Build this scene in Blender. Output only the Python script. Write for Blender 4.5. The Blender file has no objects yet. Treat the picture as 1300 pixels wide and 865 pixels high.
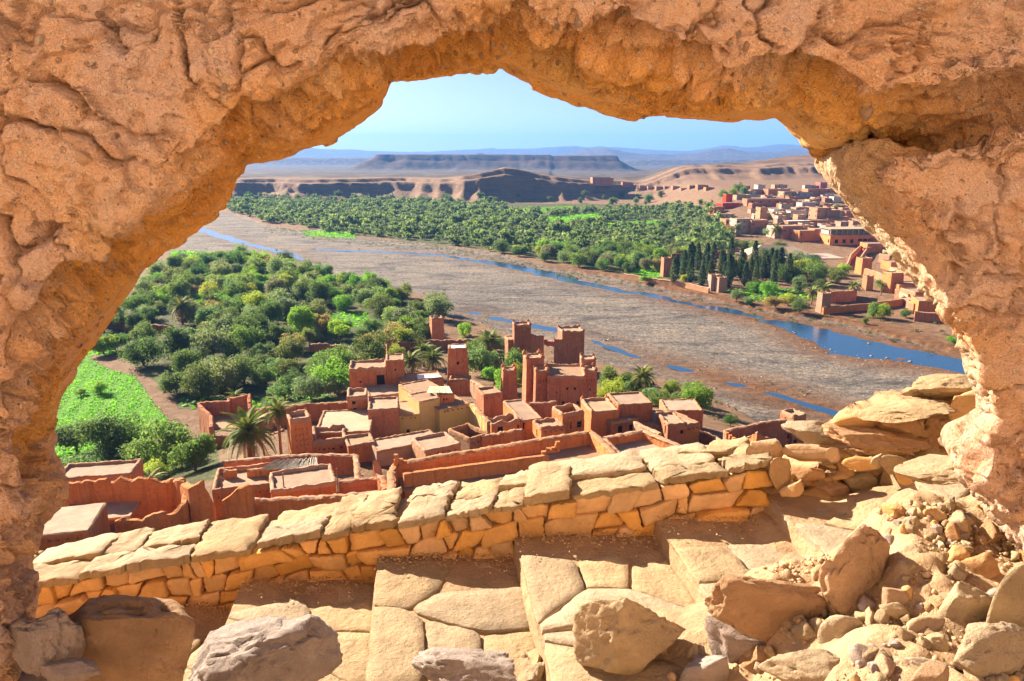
import bpy, bmesh, math, random
import numpy as np
from math import radians, sin, cos, tan, atan, atan2, sqrt, pi

# ---------------------------------------------------------------- camera, sky, sun, exposure
SC = bpy.context.scene
COL = SC.collection
F, CX, CY = 930.0, 650.0, 432.5            # photograph: 1300 x 865, focal length in its pixels
PITCH = atan((432.5 - 195.0) / F)          # the land's horizon lies on row 195
S = 1.31                                   # metres per unit of the survey sheet (valley floor to eye = 42 units)
EYE = np.array([0.0, 0.0, 42.0 * S])
cam_d = bpy.data.cameras.new('camera')
cam = bpy.data.objects.new('camera', cam_d); COL.objects.link(cam)
cam.location = EYE
cam.rotation_euler = (pi / 2 - PITCH, 0, 0)
cam_d.sensor_fit = 'HORIZONTAL'; cam_d.sensor_width = 36.0; cam_d.lens = 36.0 * F / 1300.0
cam_d.clip_start = 0.05; cam_d.clip_end = 60000
SC.camera = cam

SUN_EL, SUN_AZ = radians(29), radians(-51)           # azimuth from +Y, clockwise
world = bpy.data.worlds.new('World'); SC.world = world
world.use_nodes = True
wn = world.node_tree; wn.nodes.clear()
sky = wn.nodes.new('ShaderNodeTexSky'); sky.sky_type = 'NISHITA'; sky.sun_disc = False
sky.sun_elevation = SUN_EL; sky.sun_rotation = SUN_AZ
sky.altitude = 1500; sky.air_density = 0.5; sky.dust_density = 3.0; sky.ozone_density = 1.2
bg = wn.nodes.new('ShaderNodeBackground'); bg.inputs['Strength'].default_value = 0.05
wo = wn.nodes.new('ShaderNodeOutputWorld')
wn.links.new(sky.outputs[0], bg.inputs[0]); wn.links.new(bg.outputs[0], wo.inputs[0])
sun_d = bpy.data.lights.new('sun', 'SUN'); sun_d.energy = 4.9; sun_d.angle = radians(0.53)
sun_d.color = (1.0, 0.88, 0.70)
sun = bpy.data.objects.new('sun', sun_d); COL.objects.link(sun)
sun.rotation_euler = (pi / 2 - SUN_EL, 0, pi - SUN_AZ)
SC.view_settings.view_transform = 'Standard'; SC.view_settings.look = 'None'
SC.view_settings.exposure = 1.9; SC.view_settings.gamma = 1.0
SC.view_settings.use_curve_mapping = False
SC.cycles.max_bounces = 8; SC.cycles.diffuse_bounces = 5; SC.cycles.volume_bounces = 0
SC.cycles.use_denoising = True

# ---------------------------------------------------------------- geometry of the picture
FWD = np.array([0, cos(PITCH), -sin(PITCH)]); UPV = np.array([0, sin(PITCH), cos(PITCH)])
def ray(u, v):
    return FWD + np.array([(u - CX) / F, 0, 0]) + UPV * ((CY - v) / F)
def at_z(u, v, z):                  # point on the level z (metres)
    d = ray(u, v); return EYE + d * ((z - EYE[2]) / d[2])
def at_y(u, v, y):                  # point at the ground distance y in front of the eye
    d = ray(u, v); return EYE + d * (y / d[1])
def project(P):
    P = np.asarray(P, float) - EYE
    dep = P @ FWD
    return CX + F * P[..., 0] / dep, CY - F * (P @ UPV) / dep
def smooth(a, b, x):
    t = np.clip((np.asarray(x, float) - a) / (b - a), 0, 1); return t * t * (3 - 2 * t)

# ---------------------------------------------------------------- noise
def _hash(ix, iy, iz, k=0):
    h = (ix.astype(np.int64) * 374761393 + iy.astype(np.int64) * 668265263 + iz.astype(np.int64) * 2147483647 + k * 974634777) & 0xffffffff
    h = ((h ^ (h >> 13)) * 1274126177) & 0xffffffff
    h = ((h ^ (h >> 16)) * 2246822519) & 0xffffffff
    h = h ^ (h >> 13)
    return (h & 0xffffff) / float(0xffffff)
def vnoise(p, k=0):
    p = np.asarray(p, float); i = np.floor(p).astype(np.int64); f = p - i
    f = f * f * f * (f * (f * 6 - 15) + 10)
    x, y, z = i[..., 0], i[..., 1], i[..., 2]
    fx, fy, fz = f[..., 0], f[..., 1], f[..., 2]
    def L(a, b, t): return a + (b - a) * t
    c = [[[_hash(x + a, y + b, z + d, k) for d in (0, 1)] for b in (0, 1)] for a in (0, 1)]
    x00 = L(c[0][0][0], c[1][0][0], fx); x10 = L(c[0][1][0], c[1][1][0], fx)
    x01 = L(c[0][0][1], c[1][0][1], fx); x11 = L(c[0][1][1], c[1][1][1], fx)
    return L(L(x00, x10, fy), L(x01, x11, fy), fz) * 2 - 1
def fbm(p, o=4, k=0, gain=0.5):
    p = np.asarray(p, float); s = 0; a = 1; n = 0
    for j in range(o):
        s = s + a * vnoise(p * 2.03 ** j + 17.3 * j, k + j); n += a; a *= gain
    return s / n
def ridged(p, o=4, k=0):
    p = np.asarray(p, float); s = 0; a = 1; n = 0
    for j in range(o):
        s = s + a * (1 - 2 * np.abs(vnoise(p * 2.03 ** j + 9.1 * j, k + j))); n += a; a *= 0.5
    return s / n
def voronoi(p, k=0):                # F1, F2 and the id of the nearest cell
    p = np.asarray(p, float); i = np.floor(p).astype(np.int64)
    f1 = np.full(p.shape[:-1], 9.0); f2 = f1.copy(); cid = f1 * 0
    for a in (-1, 0, 1):
        for b in (-1, 0, 1):
            for c in (-1, 0, 1):
                x, y, z = i[..., 0] + a, i[..., 1] + b, i[..., 2] + c
                q = np.stack([x + _hash(x, y, z, k + 1), y + _hash(x, y, z, k + 2), z + _hash(x, y, z, k + 3)], -1)
                d = np.sqrt(((q - p) ** 2).sum(-1))
                near = d < f1
                f2 = np.where(near, f1, np.minimum(f2, d))
                cid = np.where(near, _hash(x, y, z, k + 4), cid)
                f1 = np.where(near, d, f1)
    return f1, f2, cid

# ---------------------------------------------------------------- meshes and objects
def mesh_np(name, V, Q, mats=(), midx=None, smooth_shade=True, attr=None):
    """V: n x 3, Q: m x 3 or m x 4 index array (or list of both)."""
    me = bpy.data.meshes.new(name)
    V = np.asarray(V, np.float32)
    Qs = Q if isinstance(Q, list) else [Q]
    Qs = [np.asarray(q, np.int32) for q in Qs if len(q)]
    loops = np.concatenate([q.ravel() for q in Qs])
    tot = np.concatenate([np.full(len(q), q.shape[1], np.int32) for q in Qs])
    start = np.concatenate([[0], np.cumsum(tot)[:-1]]).astype(np.int32)
    me.vertices.add(len(V)); me.vertices.foreach_set('co', V.ravel())
    me.loops.add(len(loops)); me.loops.foreach_set('vertex_index', loops)
    me.polygons.add(len(tot)); me.polygons.foreach_set('loop_start', start); me.polygons.foreach_set('loop_total', tot)
    me.polygons.foreach_set('use_smooth', np.full(len(tot), bool(smooth_shade)))
    for m in mats: me.materials.append(m)
    if midx is not None: me.polygons.foreach_set('material_index', np.asarray(midx, np.int32))
    if attr:
        for an, arr in attr.items():
            a = me.color_attributes.new(an, 'FLOAT_COLOR', 'POINT')
            arr = np.asarray(arr, np.float32)
            if arr.shape[1] == 3: arr = np.concatenate([arr, np.ones((len(arr), 1), np.float32)], 1)
            a.data.foreach_set('color', arr.ravel())
    me.update(calc_edges=True); me.validate()
    return me
def link(name, me, parent=None, loc=None, rot=None, scale=None):
    o = bpy.data.objects.new(name, me); COL.objects.link(o)
    if parent is not None: o.parent = parent
    if loc is not None: o.location = loc
    if rot is not None: o.rotation_euler = rot
    if scale is not None: o.scale = scale
    return o
def tag(o, label=None, cat=None, group=None, kind=None):
    if label: o['label'] = label
    if cat: o['category'] = cat
    if group: o['group'] = group
    if kind: o['kind'] = kind
    return o
def thing(name, label, cat, loc=(0, 0, 0), rz=0.0, group=None):
    o = bpy.data.objects.new(name, None); COL.objects.link(o)
    o.empty_display_size = 0.2
    o.location = loc; o.rotation_euler = (0, 0, rz)
    return tag(o, label, cat, group)
def copy_tree(o, parent=None):
    c = o.copy(); COL.objects.link(c)
    if parent is not None: c.parent = parent
    for ch in [x for x in bpy.data.objects if x.parent == o]: copy_tree(ch, c)
    return c
def grid_faces(nr, nc, wrap=False):
    r, c = np.meshgrid(np.arange(nr - 1), np.arange(nc if wrap else nc - 1), indexing='ij')
    c2 = (c + 1) % nc
    return np.stack([r * nc + c, r * nc + c2, (r + 1) * nc + c2, (r + 1) * nc + c], -1).reshape(-1, 4)
def in_poly(px, py, poly):
    px = np.asarray(px, float); py = np.asarray(py, float); ins = np.zeros(px.shape, bool)
    n = len(poly)
    for i in range(n):
        x1, y1 = poly[i]; x2, y2 = poly[(i + 1) % n]
        if y1 == y2: continue
        c = ((y1 > py) != (y2 > py)) & (px < (x2 - x1) * (py - y1) / (y2 - y1) + x1)
        ins ^= c
    return ins

# ---------------------------------------------------------------- materials
class NT:
    def __init__(s, name):
        s.m = bpy.data.materials.new(name); s.m.use_nodes = True
        s.t = s.m.node_tree; s.n = s.t.nodes; s.b = s.n['Principled BSDF']
        s.b.inputs['Roughness'].default_value = 0.9
        s.b.inputs['Specular IOR Level'].default_value = 0.2
    def N(s, typ, **kw):
        n = s.n.new(typ)
        for k, v in kw.items(): setattr(n, k, v)
        return n
    def L(s, a, b): s.t.links.new(a, b)
    def pos(s, space='world', scale=(1, 1, 1), rot=(0, 0, 0)):
        src = s.N('ShaderNodeNewGeometry').outputs['Position'] if space == 'world' else s.N('ShaderNodeTexCoord').outputs['Object']
        mp = s.N('ShaderNodeMapping'); mp.inputs['Scale'].default_value = scale; mp.inputs['Rotation'].default_value = rot
        s.L(src, mp.inputs[0]); return mp.outputs[0]
    def noise(s, vec, scale, detail=6, rough=0.6, dist=0.0):
        n = s.N('ShaderNodeTexNoise'); n.inputs['Scale'].default_value = scale; n.inputs['Detail'].default_value = detail
        n.inputs['Roughness'].default_value = rough; n.inputs['Distortion'].default_value = dist
        s.L(vec, n.inputs['Vector']); return n.outputs['Fac']
    def vor(s, vec, scale, feature='F1', rand=1.0):
        n = s.N('ShaderNodeTexVoronoi'); n.feature = feature; n.inputs['Scale'].default_value = scale
        s.L(vec, n.inputs['Vector']); return n.outputs['Distance']
    def ramp(s, fac, stops):
        r = s.N('ShaderNodeValToRGB'); e = r.color_ramp.elements
        while len(e) < len(stops): e.new(0.5)
        for el, (p, c) in zip(e, stops):
            el.position = p; el.color = (*c, 1) if len(c) == 3 else c
        s.L(fac, r.inputs[0]); return r.outputs[0]
    def mix(s, fac, a, b, typ='MIX'):
        n = s.N('ShaderNodeMix'); n.data_type = 'RGBA'; n.blend_type = typ
        for i, x in ((0, fac), (6, a), (7, b)):
            if hasattr(x, 'is_output'): s.L(x, n.inputs[i])
            elif i == 0: n.inputs[0].default_value = x
            else: n.inputs[i].default_value = (*x, 1)
        return n.outputs[2]
    def math(s, op, a, b=None):
        n = s.N('ShaderNodeMath'); n.operation = op
        for i, x in enumerate((a, b)):
            if x is None: continue
            if hasattr(x, 'is_output'): s.L(x, n.inputs[i])
            else: n.inputs[i].default_value = x
        return n.outputs[0]
    def bump(s, layers, strength=1.0):
        """layers: (height socket, distance in metres)"""
        prev = None
        for h, dist in layers:
            b = s.N('ShaderNodeBump'); b.inputs['Strength'].default_value = strength; b.inputs['Distance'].default_value = dist
            s.L(h, b.inputs['Height'])
            if prev is not None: s.L(prev, b.inputs['Normal'])
            prev = b.outputs[0]
        s.L(prev, s.b.inputs['Normal'])
    def col(s, c): s.L(c, s.b.inputs['Base Color'])
def lerp3(a, b, t): return tuple(a[i] + (b[i] - a[i]) * t for i in range(3))
def mul3(a, k): return tuple(min(1, x * k) for x in a)

def mat_earth(name, c, var=0.25, space='object', scale=1.0, bump=1.0, grit=True, rnd=0.12, tint=None):
    """mud, plaster, stone: three scales of colour change, pebbly relief."""
    t = NT(name); p = t.pos(space)
    a = t.noise(p, 0.9 * scale, 5); b = t.noise(p, 7 * scale, 6, 0.7); d = t.noise(p, 42 * scale, 3, 0.7)
    c1 = t.ramp(a, [(0.30, mul3(c, 1 - var)), (0.55, c), (0.75, tint or mul3(c, 1 + var))])
    c2 = t.mix(t.ramp(b, [(0.35, (0.0,) * 3), (0.7, (1,) * 3)]), c1, mul3(c, 0.72))
    n = t.N('ShaderNodeMix'); n.data_type = 'RGBA'; n.blend_type = 'MIX'; n.inputs[0].default_value = 0.5
    t.L(c1, n.inputs[6]); t.L(c2, n.inputs[7]); cc = n.outputs[2]
    if grit: cc = t.mix(t.ramp(d, [(0.60, (0,) * 3), (0.72, (0.55,) * 3)]), cc, mul3(c, 1.35))
    if rnd:
        oi = t.N('ShaderNodeObjectInfo'); hs = t.N('ShaderNodeHueSaturation')
        mr = t.N('ShaderNodeMapRange'); mr.inputs[3].default_value = 1 - rnd * 1.6; mr.inputs[4].default_value = 1 + rnd * 1.2
        t.L(oi.outputs['Random'], mr.inputs[0]); t.L(mr.outputs[0], hs.inputs['Value'])
        mr2 = t.N('ShaderNodeMapRange'); mr2.inputs[3].default_value = 1 + rnd; mr2.inputs[4].default_value = 1 - rnd * 1.5
        t.L(t.math('FRACT', t.math('MULTIPLY', oi.outputs['Random'], 7.31)), mr2.inputs[0]); t.L(mr2.outputs[0], hs.inputs['Saturation'])
        t.L(cc, hs.inputs['Color']); cc = hs.outputs[0]
    t.col(cc)
    t.bump([(a, 0.10 * bump / scale), (b, 0.035 * bump / scale), (d, 0.008 * bump / scale)])
    return t.m

_STOP = {'on', 'the', 'of', 'in', 'with', 'a', 'an', 'and', 'to', 'at', 'by', 'lying', 'under', 'where', 'half', 'beside', 'between', 'near', 'above', 'below', 'its', 'from', 'left', 'against', 'behind', 'that', 'one', 'no', 'high', 'standing', 'leaning', 'over', 'among', 'across', 'stepping', 'joined', 'two', 'three'}
def short(t, n):
    w = t.split()[:n]
    while w and w[-1] in _STOP: w.pop()
    return ' '.join(w)
# ---------------------------------------------------------------- the lie of the land (survey units, then metres)
FAR_BANK = [(255, 268), (300, 272), (335, 286), (430, 300), (560, 312), (640, 325), (700, 341), (790, 355), (850, 368), (900, 379), (960, 392),
            (1010, 402), (1060, 408), (1130, 425), (1180, 440), (1245, 452), (1330, 470)]
NEAR_BANK = [(1330, 560), (1200, 560), (1030, 560), (960, 548), (915, 520), (860, 492), (800, 476), (740, 455), (690, 438), (640, 424), (600, 412),
             (562, 402), (545, 378), (470, 360), (420, 350), (400, 340), (330, 327), (235, 318), (160, 315), (60, 300), (60, 262)]
def px_poly(pts, z=0.3): return [tuple((at_z(u, v, z * S) / S)[:2]) for u, v in pts]
BED = px_poly(FAR_BANK + NEAR_BANK)
HILL_Y = [-400, -60, -30, -12, -7, -4.5, 3.8, 10, 20, 35, 45, 55, 73, 84, 100, 115, 135, 150, 175, 20000]
HILL_Z = [66, 62, 54, 46, 41.5, 39.4, 39.4, 35, 28, 19.5, 15, 12, 10, 8, 5.5, 3, 1.3, 0.9, 0.8, 0.8]  # rise at negative distances is unseen, added for bounced fill
def land(X, Y, full=False):
    X = np.asarray(X, float); Y = np.asarray(Y, float)
    P = np.stack([X, Y, X * 0], -1)
    sh = 48 * smooth(26, 58, -X) * smooth(38, 62, Y) + 34 * smooth(22, 52, X) * smooth(40, 75, Y)
    z = np.interp(Y + sh, HILL_Y, HILL_Z)
    n1 = fbm(P * 0.02, 4, 3)
    wob = np.stack([fbm(P * 0.09, 3, 5), fbm(P * 0.09, 3, 6)], -1) * 2.2
    bed = in_poly(X + wob[..., 0], Y + wob[..., 1], BED)
    z = np.where(bed, 0.05 + 0.22 * fbm(P * 0.06, 4, 8), z + 0.25 * n1)
    # far side: fields, then the bluff, the plateau and the plains
    far = smooth(250, 330, Y)
    # village slope on the right
    vs = smooth(70, 130, X - (Y - 330) * 0.12) * smooth(285, 545, Y)
    z = z + vs * 17
    u = X / np.maximum(Y, 1) * 960 + 650
    edge = 685 + 26 * fbm(P * np.array([0.02, 0.004, 1]), 4, 21) + 10 * np.sin(X * 0.045) - 22 * np.exp(-((u - 640) / 60) ** 2) + 35 * smooth(720, 800, u)
    d = Y - edge
    topz = np.interp(u, [250, 420, 560, 600, 640, 690, 735, 790, 880, 960], [19, 19, 19.5, 23, 29, 23, 17, 15, 13, 12])
    topz = topz + 1.6 * fbm(P * 0.03, 3, 23)
    gul = ridged(np.stack([X * 0.055, Y * 0.012, X * 0], -1), 3, 25)
    talus = smooth(-30, 6, d + 9 * gul) * 0.45
    face = smooth(-3, 5, d + 5 * gul + 3 * fbm(P * 0.2, 2, 27)) * 0.38
    ledge = smooth(14, 19, d + 4 * gul) * 0.17
    up = talus + face + ledge
    back = np.interp(Y, [0, 720, 1000, 1500, 2000, 3000, 5000, 9000, 20000], [0, 0, -5, -13, -18, -26, -35, -45, -60])
    bump = 1 - smooth(25, 150, d) * 0.0
    zp = z + up * (topz - 0.8) * bump
    relax = smooth(20, 260, d)
    zp = zp * (1 - relax) + relax * (19 + np.where(u > 700, -3, 0) + back)
    zp = zp + relax * 2.2 * fbm(P * 0.006, 4, 31)
    z = np.where(Y > 560, zp, z)
    # brown hill behind the village
    hx, hy = (1075 - 650) / 930 * 900, 900
    r2 = ((X - hx) / 190) ** 2 + ((Y - hy) / 150) ** 2
    hz = 24 * np.exp(-r2 * 1.3)
    z = z + hz * (1 + 0.30 * ridged(np.stack([X * 0.045, Y * 0.010, X * 0], -1), 3, 33) * smooth(0.25, 1.6, r2))
    # table mountain
    cx, cy, hw, hd = -48.0, 2080.0, 315.0, 150.0
    mx = np.abs(X - cx) - hw; my = np.abs(Y - cy) - hd
    md = np.sqrt(np.maximum(mx, 0) ** 2 + np.maximum(my, 0) ** 2) + np.minimum(np.maximum(mx, my), 0)
    md = md + 14 * fbm(P * 0.012, 4, 41) + 6 * ridged(P * 0.03, 2, 43)
    mz = 26 * (1 - smooth(-6, 85, md)) ** 1.25 + 11.5 * (1 - smooth(-8, 4, md))
    z = z + mz * (1 + 0.02 * fbm(P * 0.01, 3, 45))
    # second, lower mesas behind and the far ranges
    for (bx, by, bw, bh, k) in ((-1100, 3700, 620, 30, 1), (-330, 3300, 200, 31, 2), (60, 3500, 230, 33, 3), (900, 3600, 420, 26, 4)):
        q = np.maximum(np.abs(X - bx) / bw, np.abs(Y - by) / 260) + 0.12 * fbm(P * 0.004, 3, 50 + k)
        z = z + bh * (1 - smooth(0.75, 1.25, q))
    def rng(y0, w, hfun, k, fx):
        g = np.exp(-((Y - y0) / w) ** 2)
        rg = ridged(np.stack([X * fx, Y * fx * 0.6, X * 0], -1), 5, k)
        return g * hfun * (0.72 + 0.28 * rg)
    z = z + rng(4700, 480, np.interp(u, [200, 450, 700, 740, 780, 830, 860, 900, 960, 1020, 1100], [45, 40, 58, 92, 108, 78, 70, 100, 110, 96, 95]), 61, 0.0026)
    z = z + rng(7600, 700, np.interp(u, [200, 420, 520, 640, 760, 850, 900, 940, 985, 1020, 1100], [120, 128, 110, 135, 150, 142, 140, 175, 228, 200, 170]), 63, 0.0012)
    if full: return z, bed, d, u, md, mz, hz, vs
    return z
def ground(x, y):
    return float(land(np.array([x / S]), np.array([y / S]))[0]) * S
_TS = np.concatenate([np.arange(20, 260, 0.5), np.arange(260, 900, 1.5), np.arange(900, 1400, 3)])
def at_ground(u, v):
    d = ray(u, v); P = EYE + d[None] * _TS[:, None]
    h = land(P[:, 0] / S, P[:, 1] / S) * S
    k = int(np.argmax(P[:, 2] < h))
    return np.array([P[k, 0], P[k, 1], h[k]])
# ---------------------------------------------------------------- terrain sheet
GREEN = [  # (polygon in the photograph, strength)
    ([(40, 475), (108, 452), (140, 470), (172, 478), (186, 500), (214, 532), (214, 552), (150, 560), (60, 590), (30, 590)], 1.0),
    ([(100, 468), (110, 452), (150, 450), (140, 440), (105, 448)], 0.9),
    ([(218, 318), (300, 322), (300, 332), (215, 338)], 0.7),
    ([(395, 400), (460, 396), (480, 412), (420, 422)], 0.75),
    ([(380, 292), (450, 296), (450, 303), (390, 301)], 0.8),
    ([(560, 262), (640, 266), (730, 262), (730, 270), (560, 274)], 0.6),
    ([(690, 276), (760, 270), (770, 278), (700, 286)], 0.8), ([(765, 283), (850, 279), (850, 288), (770, 293)], 0.7),
    ([(800, 345), (850, 322), (846, 352), (810, 358)], 0.85), ([(920, 368), (1010, 366), (1060, 380), (960, 384)], 0.55),
    ([(228, 505), (330, 505), (430, 500), (430, 512), (330, 520), (228, 520)], 0.6),
    ([(70, 570), (270, 560), (285, 612), (70, 612)], 0.55),
    ([(120, 400), (240, 330), (420, 350), (545, 385), (550, 430), (440, 490), (230, 512), (150, 450)], 0.5),
    ([(300, 250), (560, 256), (900, 262), (900, 360), (790, 348), (640, 320), (430, 296), (300, 268)], 0.5)]
STREAMS = [  # (u, v, half width in metres)
    [(235, 284, 3.0), (262, 294, 3.6), (300, 306, 3.2), (330, 314, 2.4), (362, 321, 1.8), (392, 332, 0.9)],
    [(395, 316, 1.0), (450, 319, 1.6), (520, 321, 2.2), (565, 325, 3.0), (610, 331, 4.4), (650, 338, 4.8), (690, 347, 5.0), (722, 356, 4.5), (757, 364, 4.0),
     (790, 370, 3.2), (815, 373, 3.0), (842, 379, 1.6), (880, 387, 1.8), (930, 396, 2.4), (985, 409, 3.2), (1020, 417, 5.2), (1055, 430, 8.0), (1085, 440, 10.0), (1120, 447, 9.5),
     (1165, 454, 8.4), (1210, 463, 6.5), (1255, 474, 4.4), (1320, 488, 4.0)],
    [(592, 396, 0.8), (625, 403, 1.3), (655, 409, 1.3), (690, 416, 1.1), (730, 424, 0.9), (762, 436, 0.7), (800, 450, 0.5), (845, 463, 0.4), (890, 475, 0.3), (925, 486, 0.6),
     (960, 493, 0.6), (1000, 506, 0.5), (1050, 522, 0.4), (1110, 540, 0.4)]]
def poly_dist(X, Y, pts, w=None):              # distance to a polyline (less its local half width), in metres
    best = np.full(X.shape, 1e9)
    for i, (a, b) in enumerate(zip(pts[:-1], pts[1:])):
        ab = b - a; t = np.clip(((X - a[0]) * ab[0] + (Y - a[1]) * ab[1]) / (ab @ ab), 0, 1)
        d = np.hypot(X - a[0] - t * ab[0], Y - a[1] - t * ab[1])
        if w is not None: d = d - (w[i] + (w[i + 1] - w[i]) * t)
        best = np.minimum(best, d)
    return best
STREAM_W = [[(at_z(u, v, 0.05)[:2], w) for u, v, w in s] for s in STREAMS]

def build_terrain():
    r = np.concatenate([np.linspace(4.2, 50, 24), np.arange(53, 110, 3.0), np.arange(110, 300, 1.7), np.arange(300, 780, 4.2),
                        np.arange(780, 1130, 2.9), np.arange(1130, 2450, 28), np.arange(2450, 3060, 13), np.arange(3060, 4800, 50), np.arange(4800, 7300, 70), np.geomspace(7300, 14500, 36)])
    a = np.concatenate([np.linspace(-180, -50, 14)[:-1], np.linspace(-50, -36, 20)[:-1], np.linspace(-36, 36, 440), np.linspace(36, 50, 20)[1:], np.linspace(50, 180, 14)[1:-1]])
    a = np.radians(a)
    R, A = np.meshgrid(r, a, indexing='ij')
    X = R * np.sin(A); Y = R * np.cos(A)
    z, bed, d, u, md, mz, hz, vs = land(X / S, Y / S, True)
    Z = z * S
    P = np.stack([X, Y, Z], -1)
    P3 = np.stack([X, Y, X * 0], -1)
    # stream beds sink a little
    sd = np.full(X.shape, 1e9)
    for st in STREAM_W:
        sd = np.minimum(sd, poly_dist(X, Y, [p for p, w in st], [w for p, w in st]))
    near = (Y > 100) & (R < 760)
    Z = np.where(near & bed, Z + 0.06 + 0.12 * smooth(0, 14, sd) - 0.42 * (1 - smooth(-1.6, 2.2, sd + 2.2 * fbm(P3 * 0.10, 3, 71))) + 0.34 * fbm(P3 * np.array([.10, .2, 1]), 3, 72) * (1 - smooth(0, 9, sd)), Z)
    P[..., 2] = Z
    up, vp = project(P + np.array([0, 0, 0.0]))
    wob = 5 * fbm(P3 * 0.06, 3, 73)
    green = np.zeros(X.shape)
    for poly, s_ in GREEN:
        m = in_poly(up + wob, vp + wob * 0.25, poly) & (Y > 60) & (R < 1100)
        green = np.maximum(green, m * s_)
    bankd = smooth(0, 26, -sd + 26)         # damp orange margins along the water
    damp = np.where(bed, np.clip(1 - np.maximum(sd, 0) / 16, 0, 1) * (0.3 + 0.7 * smooth(730, 950, up)), 0)
    sandy = np.where(~bed & near, 1 - np.clip((poly_dist(X, Y, np.array(px_poly(FAR_BANK)) * S)) / 18, 0, 1), 0) * smooth(640, 760, up)
    zone = np.stack([bed * 1.0 * near, green, np.clip(np.maximum(damp, sandy), 0, 1)], -1)
    rock = np.stack([smooth(-40, -5, d) * (R > 700), smooth(10, 90, d), np.clip(mz / 20, 0, 1) ], -1)
    V = P.reshape(-1, 3)
    nr, nc = X.shape
    Q = grid_faces(nr, nc, wrap=True)[:, ::-1]
    t = NT('terrain'); p = t.pos('world')
    za = t.N('ShaderNodeVertexColor', layer_name='zone'); zs = t.N('ShaderNodeSeparateColor'); t.L(za.outputs[0], zs.inputs[0])
    ra = t.N('ShaderNodeVertexColor', layer_name='rock'); rs = t.N('ShaderNodeSeparateColor'); t.L(ra.outputs[0], rs.inputs[0])
    n1 = t.noise(p, 0.03, 6); n2 = t.noise(p, 0.35, 6, 0.7); n3 = t.noise(p, 2.6, 5, 0.75)
    flow = t.pos('world', (0.035, 0.085, 1), (0, 0, radians(-24)))
    nf = t.noise(flow, 1.0, 9, 0.72, 1.2)
    soil = t.ramp(n2, [(0.3, (0.20, 0.11, 0.058)), (0.5, (0.33, 0.19, 0.105)), (0.72, (0.43, 0.28, 0.17))])
    gravel = t.ramp(nf, [(0.36, (0.15, 0.125, 0.11)), (0.45, (0.29, 0.245, 0.21)), (0.54, (0.40, 0.33, 0.27)), (0.66, (0.54, 0.41, 0.29))])
    cobble = t.ramp(n3, [(0.38, (0.35,) * 3), (0.60, (1.2,) * 3)]); cob2 = t.ramp(t.noise(p, 0.75, 5, 0.75), [(0.40, (0.42,) * 3), (0.52, (1.0,) * 3), (0.64, (1.35,) * 3)])
    gravel = t.mix(0.8, t.mix(0.85, gravel, cobble, 'MULTIPLY'), cob2, 'MULTIPLY')
    wet = t.ramp(n2, [(0.35, (0.12, 0.05, 0.02)), (0.6, (0.30, 0.13, 0.045)), (0.8, (0.42, 0.21, 0.09))])
    gn = t.noise(p, 1.4, 6, 0.7); neon = t.ramp(gn, [(0.30, (0.05, 0.20, 0.008)), (0.52, (0.17, 0.46, 0.015)), (0.75, (0.30, 0.58, 0.03))])
    dull = t.ramp(n2, [(0.3, (0.03, 0.05, 0.012)), (0.5, (0.075, 0.11, 0.025)), (0.62, (0.16, 0.20, 0.045)), (0.75, (0.27, 0.22, 0.10))])
    grass = t.mix(t.ramp(zs.outputs[1], [(0.55, (0,) * 3), (0.8, (1,) * 3)]), dull, neon)
    z_ = t.N('ShaderNodeSeparateXYZ'); t.L(p, z_.inputs[0])
    strat = t.pos('world', (0.012, 0.012, 0.42)); ns = t.noise(strat, 1.0, 6, 0.7)
    cliff = t.ramp(ns, [(0.34, (0.22, 0.12, 0.075)), (0.48, (0.40, 0.25, 0.15)), (0.58, (0.30, 0.165, 0.10)), (0.70, (0.50, 0.34, 0.21))])
    plain = t.ramp(n1, [(0.36, (0.055, 0.038, 0.027)), (0.50, (0.12, 0.084, 0.056)), (0.64, (0.21, 0.155, 0.11))])
    mesa = t.ramp(n1, [(0.3, (0.08, 0.042, 0.028)), (0.6, (0.15, 0.08, 0.05))])
    c = t.mix(zs.outputs[0], soil, gravel)
    c = t.mix(zs.outputs[2], c, wet)
    c = t.mix(t.math('MULTIPLY', t.ramp(zs.outputs[1], [(0.0, (0,) * 3), (0.5, (0.85,) * 3), (1.0, (1,) * 3)]), t.ramp(n2, [(0.25, (0.8,) * 3), (0.5, (1,) * 3)])), c, grass)
    c = t.mix(rs.outputs[0], c, cliff)
    c = t.mix(rs.outputs[1], c, plain)
    c = t.mix(rs.outputs[2], c, mesa)
    c = t.mix(1.0, c, (0.70, 0.69, 0.68), 'MULTIPLY')
    nr_ = t.N('ShaderNodeVertexColor', layer_name='near'); ns_ = t.N('ShaderNodeSeparateColor'); t.L(nr_.outputs[0], ns_.inputs[0])
    c = t.mix(ns_.outputs[1], c, t.ramp(n1, [(0.38, (0.10, 0.05, 0.024)), (0.6, (0.21, 0.11, 0.052))]))
    c = t.mix(ns_.outputs[0], c, t.ramp(n2, [(0.3, (0.52, 0.36, 0.23)), (0.6, (0.66, 0.48, 0.32))]))  # unseen slope under the wall, paled to bounce light onto the soffit
    t.col(c)
    t.bump([(n2, 0.9), (n3, 0.40)])
    me = mesh_np('terrain', V, Q, [t.m], attr={'zone': zone.reshape(-1, 3), 'rock': rock.reshape(-1, 3), 'near': np.stack([1 - smooth(48, 66, R), smooth(0.10, 0.45, hz / 24) * (R > 700), R * 0], -1).reshape(-1, 3)})
    return tag(link('terrain', me), kind='structure')
build_terrain()

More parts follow.
